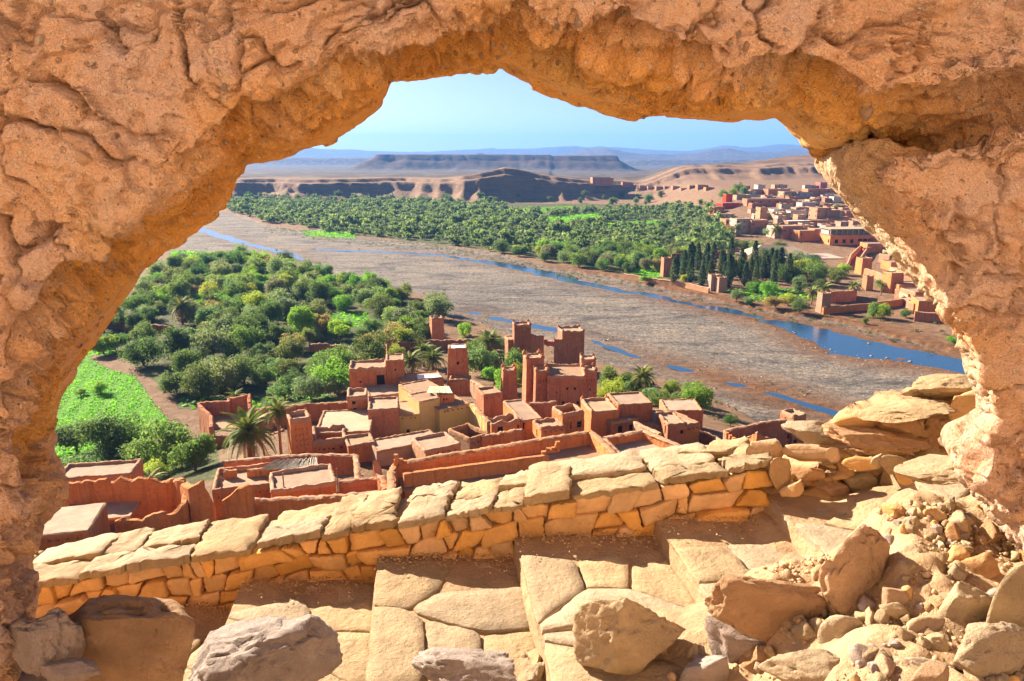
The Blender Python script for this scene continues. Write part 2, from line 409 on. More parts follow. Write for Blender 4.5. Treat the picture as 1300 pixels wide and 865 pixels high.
# ---------------------------------------------------------------- water
def build_water():
    t = NT('stream_water'); p = t.pos('world')
    t.b.inputs['Base Color'].default_value = (0.02, 0.06, 0.13, 1)
    t.b.inputs['Roughness'].default_value = 0.09; t.b.inputs['Specular IOR Level'].default_value = 0.9; t.b.inputs['IOR'].default_value = 1.33
    t.bump([(t.noise(p, 0.7, 4, 0.7), 0.05)])
    for st, nm in zip(STREAM_W, ('stream', 'river', 'stream')):
        pts = np.array([p for p, w in st]); w = np.array([w for p, w in st])
        s = np.concatenate([[0], np.cumsum(np.hypot(*np.diff(pts, axis=0).T))])
        q = np.arange(0, s[-1], 1.5)
        def cr(y): # smooth interpolation
            yy = np.interp(q, s, y); k = np.ones(9) / 9
            return np.convolve(np.pad(yy, 4, mode='edge'), k, 'valid')
        x, y, ww = cr(pts[:, 0]), cr(pts[:, 1]), cr(w)
        tx, ty = np.gradient(x), np.gradient(y); l = np.hypot(tx, ty); nx, ny = -ty / l, tx / l
        P3 = np.stack([x, y, x * 0], -1)
        cols = []
        for k_, side in enumerate(np.linspace(-1, 1, 5)):
            off = (ww * 1.5 + 1.2) * side * (1.0 + (0.35 * fbm(P3 * 0.14, 4, 81 + (side > 0)) if abs(side) > 0.9 else 0))
            cols.append(np.stack([x + nx * off, y + ny * off, np.full(len(x), -0.03)], -1))
        V = np.stack(cols, 1).reshape(-1, 3)
        me = mesh_np(nm, V, grid_faces(len(x), 5)[:, ::-1], [t.m])
        tag(link(nm, me), kind='structure')
build_water()
# ---------------------------------------------------------------- the ruined earth wall with its opening
# stations round the opening: silhouette (u, v), front edge (u, v), outward aim (u, v)
ARCH = [((30, 960), (-60, 960), (-1500, 1300)), ((46, 790), (-10, 800), (-1500, 900)), ((52, 705), (0, 720), (-1500, 750)), ((50, 657), (2, 657), (-1500, 650)),
        ((84, 628), (18, 635), (-1500, 600)), ((84, 597), (20, 560), (-1500, 480)), ((67, 573), (8, 515), (-1500, 400)), ((75, 510), (12, 450), (-1500, 300)),
        ((105, 455), (38, 390), (-1500, 150)), ((140, 405), (80, 340), (-1500, 0)), ((190, 340), (130, 290), (-1500, -150)), ((240, 300), (180, 252), (-1500, -250)),
        ((290, 266), (225, 212), (-1400, -300)), ((309, 245), (250, 188), (-1200, -330)), ((309, 210), (272, 168), (-1000, -360)), ((345, 200), (305, 138), (-700, -380)),
        ((420, 186), (355, 108), (-400, -400)), ((465, 163), (405, 88), (-100, -420)), ((483, 133), (445, 68), (150, -420)), ((487, 104), (485, 45), (330, -420)),
        ((525, 103), (525, 15), (450, -420)), ((575, 97), (580, -15), (560, -420)), ((612, 93), (630, -20), (640, -420)), ((655, 103), (690, 0), (720, -420)),
        ((695, 121), (745, 28), (800, -420)), ((770, 149), (820, 48), (900, -420)), ((800, 157), (855, 60), (980, -420)), ((850, 147), (905, 62), (1080, -420)),
        ((925, 150), (970, 82), (1250, -420)), ((985, 148), (1040, 105), (1500, -400)), ((1001, 167), (1100, 115), (2000, -350)), ((1020, 192), (1180, 120), (2400, -200)),
        ((1027, 198), (1295, 118), (2400, 100)), ((1031, 200), (1312, 158), (2400, 150)), ((1034, 203), (1290, 190), (2400, 190)), ((1034, 206), (1140, 200), (2400, 196)),
        ((1036, 220), (1130, 232), (2400, 225)), ((1055, 238), (1148, 272), (2400, 262)), ((1075, 262), (1166, 300), (2400, 300)), ((1100, 295), (1190, 338), (2400, 360)),
        ((1130, 313), (1215, 375), (2400, 430)), ((1170, 355), (1236, 420), (2400, 500)), ((1210, 400), (1256, 452), (2400, 560)), ((1229, 440), (1266, 490), (2400, 620)),
        ((1244, 490), (1284, 522), (2400, 680)), ((1240, 518), (1284, 542), (2400, 720)), ((1200, 537), (1258, 556), (2400, 760)), ((1193, 553), (1246, 582), (2400, 800)),
        ((1210, 585), (1256, 612), (2400, 840)), ((1262, 650), (1296, 660), (2400, 900)), ((1350, 800), (1360, 800), (2400, 1000))]
def px_at(U, V, Y):
    X = (U - CX) / F; y = (CY - V) / F
    dy = FWD[1] + UPV[1] * y; dz = FWD[2] + UPV[2] * y
    k = Y / dy
    return np.stack([X * k, Y, EYE[2] + dz * k], -1)
def build_arch():
    st = np.array([[*a, *b, *c] for a, b, c in ARCH], float)
    seg = 0.5 * np.hypot(np.diff(st[:, 0]), np.diff(st[:, 1])) + 0.5 * np.hypot(np.diff(st[:, 2]), np.diff(st[:, 3]))
    s = np.concatenate([[0], np.cumsum(seg)])
    n = 900
    q = np.linspace(0, s[-1], n)
    c = np.stack([np.interp(q, s, st[:, j]) for j in range(6)], -1)
    ker = np.array([1, 2, 3, 2, 1.0]); ker /= ker.sum()
    for j in range(6): c[:, j] = np.convolve(np.pad(c[:, j], 2, mode='edge'), ker, 'valid')
    # ragged little steps of the outline
    e = np.stack([q * 0.02, q * 0, q * 0], -1)
    c[:, 0] += 6 * fbm(e, 3, 101); c[:, 1] += 6 * fbm(e, 3, 102)
    e2 = np.stack([q * 0.012, q * 0, q * 0], -1)
    c[:, 2] += 26 * fbm(e2, 4, 103); c[:, 3] += 26 * fbm(e2, 4, 104)
    w = q / s[-1]
    Yb = np.interp(w, [0, 0.15, 0.5, 0.66, 0.745, 1], [2.75, 3.0, 3.15, 3.2, 3.55, 3.5])
    Yf = np.interp(w, [0, 0.15, 0.5, 0.66, 0.72, 1], [2.2, 2.3, 2.32, 2.3, 2.42, 2.55])
    rows = []; kind = []
    for k in np.linspace(1.0, 0.0, 14)[:-1] ** 1.6:                     # outer face, from the far rim to the opening
        U = c[:, 0] + (c[:, 4] - c[:, 0]) * k * 0.8; V = c[:, 1] + (c[:, 5] - c[:, 1]) * k * 0.8
        rows.append(px_at(U, V, Yb + 0.10 * (1 - np.exp(-k * 14)))); kind.append(0.0)
    R = 125
    for k in np.linspace(0, 1, R):                                      # the reveal
        U = c[:, 0] + (c[:, 2] - c[:, 0]) * k; V = c[:, 1] + (c[:, 3] - c[:, 1]) * k
        bulge = np.sin(k * pi)
        rows.append(px_at(U, V, Yb + (Yf - Yb) * (k ** 0.9) - 0.03 * bulge)); kind.append(1.0)
    Fr = 200
    for k in np.concatenate([np.linspace(0, 0.5, Fr)[1:], np.linspace(0.5, 1, 9)[1:]]):                        # the face turned to the eye
        U = c[:, 2] + (c[:, 4] - c[:, 2]) * k; V = c[:, 3] + (c[:, 5] - c[:, 3]) * k
        rows.append(px_at(U, V, Yf - 0.07 * (1 - np.exp(-k * 22)) + 0.25 * k)); kind.append(2.0)
    B = np.stack(rows, 0); kind = np.array(kind)
    nr = len(B)
    du = np.gradient(B, axis=1); dv = np.gradient(B, axis=0)
    N = np.cross(du, dv); N /= np.maximum(np.linalg.norm(N, axis=-1, keepdims=True), 1e-9)
    for _ in range(6):                                                  # soften the edges of the direction field
        N[1:-1] = (N[:-2] + N[1:-1] * 2 + N[2:]) / 4; N[:, 1:-1] = (N[:, :-2] + N[:, 1:-1] * 2 + N[:, 2:]) / 4
    N /= np.maximum(np.linalg.norm(N, axis=-1, keepdims=True), 1e-9)
    ctr = np.array([0, 2.6, EYE[2] - 0.4])
    fi = nr - 60
    if (N[fi, n // 2] @ (EYE - B[fi, n // 2])) < 0: N = -N
    P = B - np.array([0, 0, EYE[2]])
    rev = np.clip(1 - np.abs(kind - 1), 0, 1)[:, None] * np.ones((1, n))
    rr = np.arange(nr)[:, None]; r0, r1 = 13, 13 + R
    front = smooth(r1 - 16, r1 + 8, rr + 14 * fbm(P * 3.0, 2, 110))
    big = 0.075 * fbm(P * 1.7, 3, 111)
    warp = np.stack([fbm(P * 3.5, 3, 112), fbm(P * 3.5, 3, 113), fbm(P * 3.5, 3, 114)], -1)
    warp2 = np.stack([fbm(P * 11, 3, 212), fbm(P * 11, 3, 213), fbm(P * 11, 3, 214)], -1)
    f1, f2, cid = voronoi(P * np.array([3.1, 2.0, 3.4]) + warp * 0.6 + warp2 * 0.13, 115)
    gap = f2 - f1; cm = 0.25 + 0.75 * smooth(-0.4, 0.1, fbm(P * 2.1, 3, 118))
    lft = 1 - 0.6 * smooth(0.5, 1.2, P[..., 0])
    plates = ((cid - 0.5) * 0.045 - 0.075 * np.exp(-(gap / 0.030) ** 2) * cm - 0.010 * np.exp(-(gap / 0.10) ** 2)) * lft
    g1, g2, gid = voronoi(P * 8.5 + warp * 1.2 + warp2 * 0.35, 121)
    rough = 0.35 + 0.65 * smooth(0.2, 0.9, P[..., 0] + 0.4 * fbm(P * 1.5, 2, 129))
    pl2 = (-0.024 * np.exp(-((g2 - g1) / 0.045) ** 2) + 0.022 * (gid - 0.5)) * smooth(0.05, 0.3, fbm(P * 2.4, 3, 122)) * (0.5 + 0.5 * rough)
    sp = fbm(P * 3.6 + warp * 0.3, 4, 123); sp2 = fbm(P * 9.5 + warp * 0.5, 3, 128)
    spall = (-0.045 * smooth(0.24, 0.27, sp) - 0.020 * smooth(0.28, 0.31, sp2)) * (0.5 + 0.5 * rough)      # flakes that have dropped off
    pits = -0.018 * smooth(0.40, 0.5, fbm(P * 17, 2, 124)) + 0.008 * fbm(P * 45, 3, 125, .75) + 0.022 * fbm(P * 7, 3, 126) * rough
    D_front = plates + pl2 + spall + pits
    lay = P * np.array([2.2, 2.2, 5.0])
    b1 = fbm(lay + warp * 0.4, 4, 131); b2 = fbm(P * 7.5 + warp * 0.6, 3, 132)
    D_rev = -0.075 * smooth(-0.03, 0.03, b1) - 0.07 * smooth(0.16, 0.21, b1) - 0.038 * smooth(0.05, 0.09, b2) + 0.065 * fbm(P * 8, 4, 133, 0.65) + 0.036 * ridged(P * 19 + warp, 3, 134) + 0.022 * fbm(P * 42, 3, 135, 0.8) + 0.05
    k1, k2, kid = voronoi(P * 9.5 + warp * 0.8, 137)
    D_rev += 0.10 * np.clip(0.42 - k1, 0, 1) * smooth(0.4, 0.6, kid)     # lumps of old mud still sticking out
    ro = smooth(-0.25, 0.35, fbm(P * 1.9, 3, 139)) * 0.55 + 0.45
    D = big + front * D_front + (1 - front) * D_rev * ro
    sil = np.exp(-((rr - r0) / np.where(rr > r0, 20.0, 8.0)) ** 2)                                # keep the traced outline
    D = D * (1 - 0.9 * sil) + sil * (0.020 * fbm(P * 9, 3, 141) - 0.018 * smooth(0.1, 0.16, fbm(P * 7, 2, 142)))
    kink = np.exp(-((c[:, 0] - 484) / 22) ** 2)[None, :] * np.exp(-(np.maximum(rr - r0, 0) / 45.0) ** 2); D = D * (1 - 0.85 * kink)
    fr_ = np.clip((rr - r0) / R, 0, 1)                                   # nothing may hang below the traced edge
    D = np.where(rr >= r0, np.minimum(D, 0.008 + 0.11 * fr_), D)
    V = B + N * D[..., None]
    jamb_cream = smooth(0.70, 0.735, w)[None, :] * (1 - smooth(r0 + R * 0.65, r0 + R * 1.05, rr + 26 * fbm(P * 4, 3, 143)))  # creamier tone over the back part of the right jamb
    lw = (1 - smooth(0.17, 0.27, w + 0.05 * fbm(e * 0.6, 2, 145)))[None, :] * smooth(-0.35, 0.25, fbm(P * 3, 3, 146)) * 0.9
    cfront = smooth(r1 - 70, r1 + 22, rr + 60 * fbm(P * 2.6, 4, 147)) * 0.95 + 0.05
    attr = np.stack([np.maximum(cfront, lw), jamb_cream, cm * np.exp(-(gap / 0.05) ** 2) * front], -1)
    Q = grid_faces(nr, n)
    # close the wall's outer rim
    top = np.stack([np.arange(n - 1) + (nr - 1) * n, np.arange(1, n) + (nr - 1) * n, np.arange(1, n), np.arange(n - 1)], -1)
    Q = np.concatenate([Q, top])
    t = NT('wall_earth'); p = t.pos('world')
    va = t.N('ShaderNodeVertexColor', layer_name='wall'); vs_ = t.N('ShaderNodeSeparateColor'); t.L(va.outputs[0], vs_.inputs[0])
    a = t.noise(p, 2.2, 6, 0.62); b = t.noise(p, 14, 6, 0.7); d = t.noise(p, 70, 4, 0.75)
    plaster = t.ramp(a, [(0.26, (0.74, 0.38, 0.20)), (0.46, (0.83, 0.49, 0.31)), (0.60, (0.78, 0.52, 0.41)), (0.74, (0.86, 0.59, 0.44))])
    core = t.ramp(a, [(0.28, (0.82, 0.36, 0.08)), (0.5, (0.92, 0.45, 0.10)), (0.72, (0.92, 0.58, 0.23))])
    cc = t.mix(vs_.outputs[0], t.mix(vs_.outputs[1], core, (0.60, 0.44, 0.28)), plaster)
    cc = t.mix(t.ramp(b, [(0.36, (0.45,) * 3), (0.50, (0,) * 3)]), cc, (0.58, 0.27, 0.12))
    def pebbles(scale, r0, r1, base, light, dark):
        v = t.N('ShaderNodeTexVoronoi'); v.inputs['Scale'].default_value = scale; t.L(p, v.inputs['Vector'])
        sc = t.N('ShaderNodeSeparateColor'); t.L(v.outputs['Color'], sc.inputs[0])
        colr = t.ramp(sc.outputs[0], [(0.0, dark), (0.35, light), (1.0, light)])
        on = t.math('MULTIPLY', t.ramp(v.outputs['Distance'], [(r0, (1,) * 3), (r1, (0,) * 3)]), t.math('GREATER_THAN', sc.outputs[1], 0.62))
        return t.mix(t.math('MULTIPLY', on, 0.75), base, colr), on
    cc, o1 = pebbles(24, 0.20, 0.28, cc, (0.74, 0.53, 0.38), (0.30, 0.16, 0.10))
    cc, o2 = pebbles(75, 0.26, 0.36, cc, (0.84, 0.64, 0.47), (0.22, 0.10, 0.06))
    cc, o3 = pebbles(170, 0.30, 0.42, cc, (0.88, 0.68, 0.50), (0.26, 0.12, 0.07))
    t.col(cc)
    t.bump([(b, 0.05), (t.noise(p, 34, 5, 0.75), 0.026), (o1, 0.010), (o2, 0.004), (d, 0.010)])
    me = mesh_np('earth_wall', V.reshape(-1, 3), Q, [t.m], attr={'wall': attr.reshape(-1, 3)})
    o = link('ruined_earth_wall', me)
    tag(o, 'cracked ochre mud wall with a ragged opening that frames the valley', 'ruined wall')
    return o, V.reshape(nr, n, 3), N
ARCH_OBJ, ARCH_V, ARCH_N = build_arch()

# ---------------------------------------------------------------- stones
M_STONE = mat_earth('pale_stone', (0.48, 0.345, 0.205), 0.26, 'world', 4.5, 2.4, rnd=0.10)
M_PSTONE = mat_earth('parapet_stone', (0.76, 0.43, 0.17), 0.24, 'world', 5.0, 1.6, rnd=0.12)  # capping's stone with warm bounce put into its colour for the shaded face
M_OSTONE = mat_earth('ochre_stone', (0.55, 0.33, 0.155), 0.22, 'world', 5.0, 1.6, rnd=0.12)
M_GREY = mat_earth('weathered_stone', (0.47, 0.36, 0.30), 0.32, 'world', 5.5, 3.0, rnd=0.10)
M_CLAY = mat_earth('clay_lump', (0.53, 0.31, 0.165), 0.30, 'world', 5.5, 3.0, rnd=0.10)
M_DIRT = mat_earth('dry_dirt', (0.48, 0.315, 0.18), 0.32, 'world', 3.0, 2.0, rnd=0)
M_BOUNCE = mat_earth('bounce_slope', (0.72, 0.53, 0.36), 0.12, 'world', 0.8, 0.6, rnd=0)  # extra-pale earth of the added slope, chosen to throw warm fill
def rock_mesh(name, seed, sub=3, planes=12, rough=0.05, lo=0.55, hi=0.9, mat=None):
    rs = np.random.RandomState(seed)
    bm = bmesh.new(); bmesh.ops.create_icosphere(bm, subdivisions=sub, radius=1.0)
    V = np.array([v.co for v in bm.verts]); Fc = np.array([[v.index for v in f.verts] for f in bm.faces]); bm.free()
    for _ in range(planes):
        nn = rs.normal(size=3); nn /= np.linalg.norm(nn); dd = rs.uniform(lo, hi)
        V = V - np.maximum(0, V @ nn - dd)[:, None] * nn
    N = V / np.linalg.norm(V, axis=1, keepdims=True)
    off = seed * 3.7
    V = V + N * (rough * 0.7 * fbm(V * 1.6 + off, 3, seed) - rough * 1.1 * smooth(0.12, 0.18, fbm(V * 2.6 + off, 3, seed + 3)) + rough * 0.9 * fbm(V * 6 + off, 4, seed + 5, 0.7) + rough * 0.35 * ridged(V * 12 + off, 2, seed + 7))[:, None]
    V -= (V.max(0) + V.min(0)) / 2; V /= (V.max(0) - V.min(0))         # unit box, centred
    return mesh_np(name, V, Fc, [mat] if mat else [])
ROCKS = {}
for nm, m in (('pale', M_STONE), ('ochre', M_OSTONE), ('grey', M_GREY), ('clay', M_CLAY)):
    ROCKS[nm] = [rock_mesh('rock_' + nm, 200 + 7 * i + len(nm), 3, 11 + i % 4, 0.045, 0.42, 0.8, m) for i in range(6)]

def clip_poly(poly, nx, ny, d):      # keep nx*x + ny*y <= d
    out = []
    for i in range(len(poly)):
        a, b = poly[i], poly[(i + 1) % len(poly)]
        da, db = nx * a[0] + ny * a[1] - d, nx * b[0] + ny * b[1] - d
        if da <= 0: out.append(a)
        if (da < 0 < db) or (db < 0 < da):
            t = da / (da - db); out.append((a[0] + (b[0] - a[0]) * t, a[1] + (b[1] - a[1]) * t))
    return out
def cells(seeds, bound, aniso=1.0):
    """Voronoi cells of the seeds inside a convex outline; aniso > 1 makes them long along x."""
    sd = [(x, y * aniso) for x, y in seeds]; bd = [(x, y * aniso) for x, y in bound]
    out = []
    for i, (x, y) in enumerate(sd):
        p = bd
        for j, (a, b) in enumerate(sd):
            if i == j or not p: continue
            nx, ny = a - x, b - y; l = sqrt(nx * nx + ny * ny)
            if l < 1e-6: continue
            nx, ny = nx / l, ny / l
            p = clip_poly(p, nx, ny, nx * (a + x) / 2 + ny * (b + y) / 2)
        out.append([(a, b / aniso) for a, b in p])
    return out
def inset(poly, d):
    c = np.mean(poly, 0); q = [tuple(p) for p in poly]
    n = len(poly); area = 0.5 * sum(poly[i][0] * poly[(i + 1) % n][1] - poly[(i + 1) % n][0] * poly[i][1] for i in range(n))
    sg = 1 if area > 0 else -1
    for i in range(n):
        a, b = np.array(poly[i]), np.array(poly[(i + 1) % n]); e = b - a; l = np.linalg.norm(e)
        if l < 1e-5: continue
        nx, ny = sg * e[1] / l, -sg * e[0] / l
        q = clip_poly(q, nx, ny, nx * a[0] + ny * a[1] - d)
        if len(q) < 3: return []
    return q
def round_poly(poly, n=14, jit=0.0, rs=None):
    p = np.array(poly); per = sum(np.hypot(*(p[(i + 1) % len(p)] - p[i])) for i in range(len(p))); r = []
    for i in range(len(p)):
        a, b = p[i], p[(i + 1) % len(p)]; l = np.hypot(*(b - a)); m = max(1, int(round(n * l / per)))
        if l < 1e-4: continue
        for k in range(m):
            q = a + (b - a) * (k / m)
            if k == 0: q = q + (p.mean(0) - q) * 0.03          # corners a little worn
            r.append(q)
    r = np.array(r)
    if jit: r += rs.normal(size=r.shape) * jit
    return r
def slab_mesh(name, poly, thick, bevel, mat, rs, frame, rough=0.006, n=16, dome=0.01, jit=0.004):
    """prism on a 2-D outline; frame(x, y, h) -> 3-D, h up from the slab's back."""
    r = round_poly(poly, n, jit, rs); c = r.mean(0); n = len(r)
    def ring(k, h): return [(c[0] + (x - c[0]) * k, c[1] + (y - c[1]) * k, h) for x, y in r]
    size = max(np.ptp(r[:, 0]), np.ptp(r[:, 1])); kb = max(0.6, 1 - bevel * 2 / max(size, 1e-3))
    L = ring(1, 0) + ring(1.0, thick - bevel) + ring(kb, thick) + ring(kb * 0.62, thick + dome * 0.7) + ring(kb * 0.28, thick + dome) + [(c[0], c[1], thick + dome)]
    P = np.array(L); nz = fbm(P * 9 + rs.uniform(0, 50), 3, 7)
    P[n:, 2] += nz[n:] * rough * 2; P[:2 * n, :2] += rs.normal(size=(2 * n, 2)) * jit * 0.4
    V = np.array([frame(*p) for p in P])
    Q = []
    for k in range(4):
        for i in range(n):
            j = (i + 1) % n; Q.append((k * n + i, k * n + j, (k + 1) * n + j, (k + 1) * n + i))
    T = [(4 * n + i, 4 * n + (i + 1) % n, 5 * n) for i in range(n)]
    me = mesh_np(name, V, [np.array(Q), np.array(T)], [mat])
    fl = np.ones(len(me.polygons), bool); fl[:2 * n] = False; me.polygons.foreach_set('use_smooth', fl)
    return me
EZ = EYE[2]

# ---------------------------------------------------------------- stairs climbing to the right behind the wall
STAIR_X = [-4.3, -3.45, -2.6, -1.75, -0.87, 0.01, 0.90, 1.60, 2.35, 3.15]
STAIR_Z = [-3.22, -3.07, -2.86, -2.67, -2.50, -2.35, -2.23, -2.08, -1.87, -1.74]
STAIR_Y = [2.95, 2.95, 2.95, 2.85, 2.70, 2.74, 2.86, 3.05, 3.42, 3.5]
YW = 4.24                                     # front of the parapet
def sx(x, y): return x + 0.125 * (YW - y)     # step edges lean a little
def build_stairs():
    rs = np.random.RandomState(5)
    root = thing('stone_staircase', 'broad worn stairs of pale flagstones climbing beside the low stone parapet', 'stairs', (0, 3.5, EZ - 2.6))
    inv = -np.array(root.location)
    for i in range(len(STAIR_X) - 1):
        x0, x1, z, yn = STAIR_X[i], STAIR_X[i + 1] + 0.03, STAIR_Z[i], STAIR_Y[i]
        zb = z - 0.6
        # body of the step: earth and small stones
        ny, nx = 26, 16
        gy = np.linspace(yn, YW + 0.05, ny); gx = np.linspace(0, 1, nx)
        V = []
        for y in gy:
            for g in gx: V.append((sx(x0, y) + g * (x1 - x0), y, EZ + z - 0.022))
        V = np.array(V)
        V[:, 2] += 0.012 * fbm(V * 6, 3, 3 + i)
        top = V.copy(); 
        xf = np.repeat(gy, nx); edge = np.tile(gx, ny) == 0
        side = top[np.arange(0, ny * nx, nx)].copy()
        rows = [side + np.array([0.012, 0, 0])]
        for k in range(1, 6):
            q = side.copy(); q[:, 2] -= k * 0.12; q[:, 0] += 0.015 * fbm(q * 8, 3, 40 + i) - 0.004 * k; rows.append(q)
        SV = np.concatenate(rows); base = len(top)
        nearrow = top[:nx].copy(); nrows = [nearrow]
        for k in range(1, 5):
            q = nearrow.copy(); q[:, 2] -= k * 0.12; q[:, 1] -= 0.05 * k + 0.02 * fbm(q * 7, 3, 60 + i); nrows.append(q)
        NV = np.concatenate(nrows); base2 = base + len(SV)
        Q = np.concatenate([grid_faces(ny, nx), base + grid_faces(6, ny)[:, ::-1], base2 + grid_faces(5, nx)[:, ::-1]])
        st = link('step', mesh_np('step', np.concatenate([top, SV, NV]) + inv, Q, [M_DIRT]), root)
        # flagstones
        seeds = []; rows_n = 4 if i % 2 == 0 else 5
        W, D = x1 - x0, YW - 0.02 - yn
        for a in range(rows_n):
            m = rs.choice([1, 2, 2, 3])
            for b in range(m): seeds.append(((b + 0.5 + rs.uniform(-.22, .22)) / m * W, (a + 0.5 + rs.uniform(-.2, .2)) / rows_n * D))
        for c in cells(seeds, [(0, 0), (W, 0), (W, D), (0, D)]):
            q = inset(c, rs.uniform(0.004, 0.010))
            if len(q) < 3: continue
            ctr = np.mean(q, 0)
            if i >= 6 and ctr[1] < 0.2: pass
            tl = rs.normal(size=2) * 0.010; th = rs.uniform(0.045, 0.06); dz = rs.uniform(-0.008, 0.004)
            if ctr[1] > D - 0.25: dz -= 0.025                    # dirt gathers under the parapet
            def fr(x, y, h, ctr=ctr, tl=tl, dz=dz, th=th):
                yy = yn + y
                return np.array([sx(x0, yy) + x, yy, EZ + z - 0.03 + dz - th + 0.03 + h + (x - ctr[0]) * tl[0] + (y - ctr[1]) * tl[1]]) + inv
            link('flagstone', slab_mesh('flagstone', q, th, 0.006, M_STONE, rs, fr, 0.005, 34, 0.0, 0.003), st)
build_stairs()

# ---------------------------------------------------------------- parapet of rubble masonry
CAPX = [-3.6, -2.64, -1.5, -0.3, 0.9, 1.62]; CAPZ = [-2.78, -2.60, -2.40, -2.185, -1.985, -1.87]
def capz(x): return float(np.interp(x, CAPX, CAPZ))
def build_parapet():
    rs = np.random.RandomState(8)
    root = thing('stone_parapet', 'low rubble-stone parapet capped with flat pale slabs along the stairs', 'parapet wall', (-1, YW + 0.2, EZ - 3.0))
    inv = -np.array(root.location)
    x0, x1 = -3.55, 1.62
    def base(x):
        i = np.searchsorted(STAIR_X, x) - 1; return STAIR_Z[max(0, i)] - 0.12
    # core: earth mortar
    xs = np.linspace(x0, x1, 90); rows = []
    prof = lambda x: [(YW + 0.045, base(x) - .3), (YW + 0.045, capz(x) - 0.05), (YW + 0.40, capz(x) - 0.05), (YW + 0.44, base(x) - 0.9)]
    V = np.array([[(x, y, EZ + z) for y, z in prof(x)] for x in xs]).reshape(-1, 3); V[:, 1] += 0.012 * fbm(V * 9, 3, 5)
    Q = grid_faces(90, 4)[:, ::-1]
    end = np.array([[0, 1, 2, 3], [89 * 4 + 3, 89 * 4 + 2, 89 * 4 + 1, 89 * 4]])
    link('mortar', mesh_np('mortar', V + inv, np.concatenate([Q, end]), [M_DIRT]), root)
    # stones of the face, in coordinates (x, height above a sloped datum)
    slope = lambda x: capz(x) - 0.045
    H = 0.56; y = 0.0; courses = []
    while y < H:
        h = rs.uniform(0.065, 0.125); courses.append((y, min(H, y + h))); y += h
    wav = [(rs.uniform(0, 9), rs.uniform(.012, .024)) for _ in range(len(courses) + 1)]
    def wy(k, x): o_, a_ = wav[k]; return (a_ if 0 < k else 0.0) * (sin(x * 5.1 + o_) + .6 * sin(x * 13 + o_ * 2))
    for k, (ya, yb) in enumerate(courses):
        x = x0 + rs.uniform(-.1, .0); sl = 0.0
        while x < x1:
            w = rs.choice([0.07, 0.11, 0.15, 0.21, 0.30], p=[.18, .27, .27, .18, .10]) * (0.7 + 3.2 * (yb - ya)); sl2 = rs.normal() * .022
            xe = min(x + w, x1 + .01); j_ = lambda: rs.normal() * .006
            q = [(x + sl + j_(), -ya - wy(k, x) + j_()), (xe + sl2 + j_(), -ya - wy(k, xe) + j_()), (xe - sl2 + j_(), -yb - wy(k + 1, xe) + j_()), (x - sl + j_(), -yb - wy(k + 1, x) + j_())]
            if rs.rand() < .5:          # a corner knocked off
                c_ = rs.randint(4); p_, n_, a_ = q[c_ - 1], q[(c_ + 1) % 4], q[c_]; t1, t2 = rs.uniform(.12, .35, 2)
                q[c_:c_ + 1] = [(a_[0] + (p_[0] - a_[0]) * t1, a_[1] + (p_[1] - a_[1]) * t1), (a_[0] + (n_[0] - a_[0]) * t2, a_[1] + (n_[1] - a_[1]) * t2)]
            x = xe; sl = sl2; q = q[::-1]
            q = inset(q, rs.uniform(0.002, 0.006))
            if len(q) < 3: continue
            ctr = np.mean(q, 0)
            if slope(ctr[0]) + ctr[1] < base(ctr[0]) - 0.06: continue
            th = rs.uniform(0.045, 0.10); tl = rs.normal(size=2) * 0.12
            def fr(xx, yy, h, ctr=ctr, tl=tl):
                return np.array([xx, YW + 0.06 - h + (xx - ctr[0]) * tl[0] + (yy - ctr[1]) * tl[1], EZ + slope(xx) + yy]) + inv
            link('stone', slab_mesh('stone', q, th, 0.007, M_PSTONE, rs, fr, 0.008, 28, 0.003, 0.0022), root)
    # capping slabs
    x = x0
    while x < x1 - 0.05:
        w = rs.choice([0.2, 0.3, 0.42, 0.56]); xe = min(x + w, x1)
        if x1 - xe < 0.12: xe = x1
        sk = rs.uniform(-0.08, 0.08); fo = rs.uniform(0.0, 0.05); bo = rs.uniform(-0.03, 0.05)
        split = rs.rand() < 0.6
        ym = YW + rs.uniform(0.14, 0.26)
        parts = [[(x + .006, YW - fo), (xe - .006, YW - fo), (xe - .006 + sk, YW + 0.46 + bo), (x + .006 + sk, YW + 0.46 + bo)]]
        if split:
            parts = [[(x + .006, YW - fo), (xe - .006, YW - fo), (xe - .006 + sk / 2, ym - .006), (x + .006 + sk / 2, ym + .01)],
                     [(x + .006 + sk / 2, ym + .02), (xe - .006 + sk / 2, ym + .004), (xe - .006 + sk, YW + .46 + bo), (x + .006 + sk, YW + .46 + bo)]]
        for p in parts:
            th = rs.uniform(0.035, 0.062); tz = rs.normal(size=2) * 0.03; cx = np.mean([a for a, b in p]); dz = rs.uniform(-.012, .012)
            def fr(a, b, h, cx=cx, tz=tz, dz=dz): return np.array([a, b, EZ + capz(a) - 0.045 + dz + h + (a - cx) * tz[0] + (b - YW - .2) * tz[1]]) + inv
            link('capping_slab', slab_mesh('capping_slab', p, th, 0.005, M_STONE, rs, fr, 0.013, 44, 0.0, 0.007), root)
        x = xe
build_parapet()
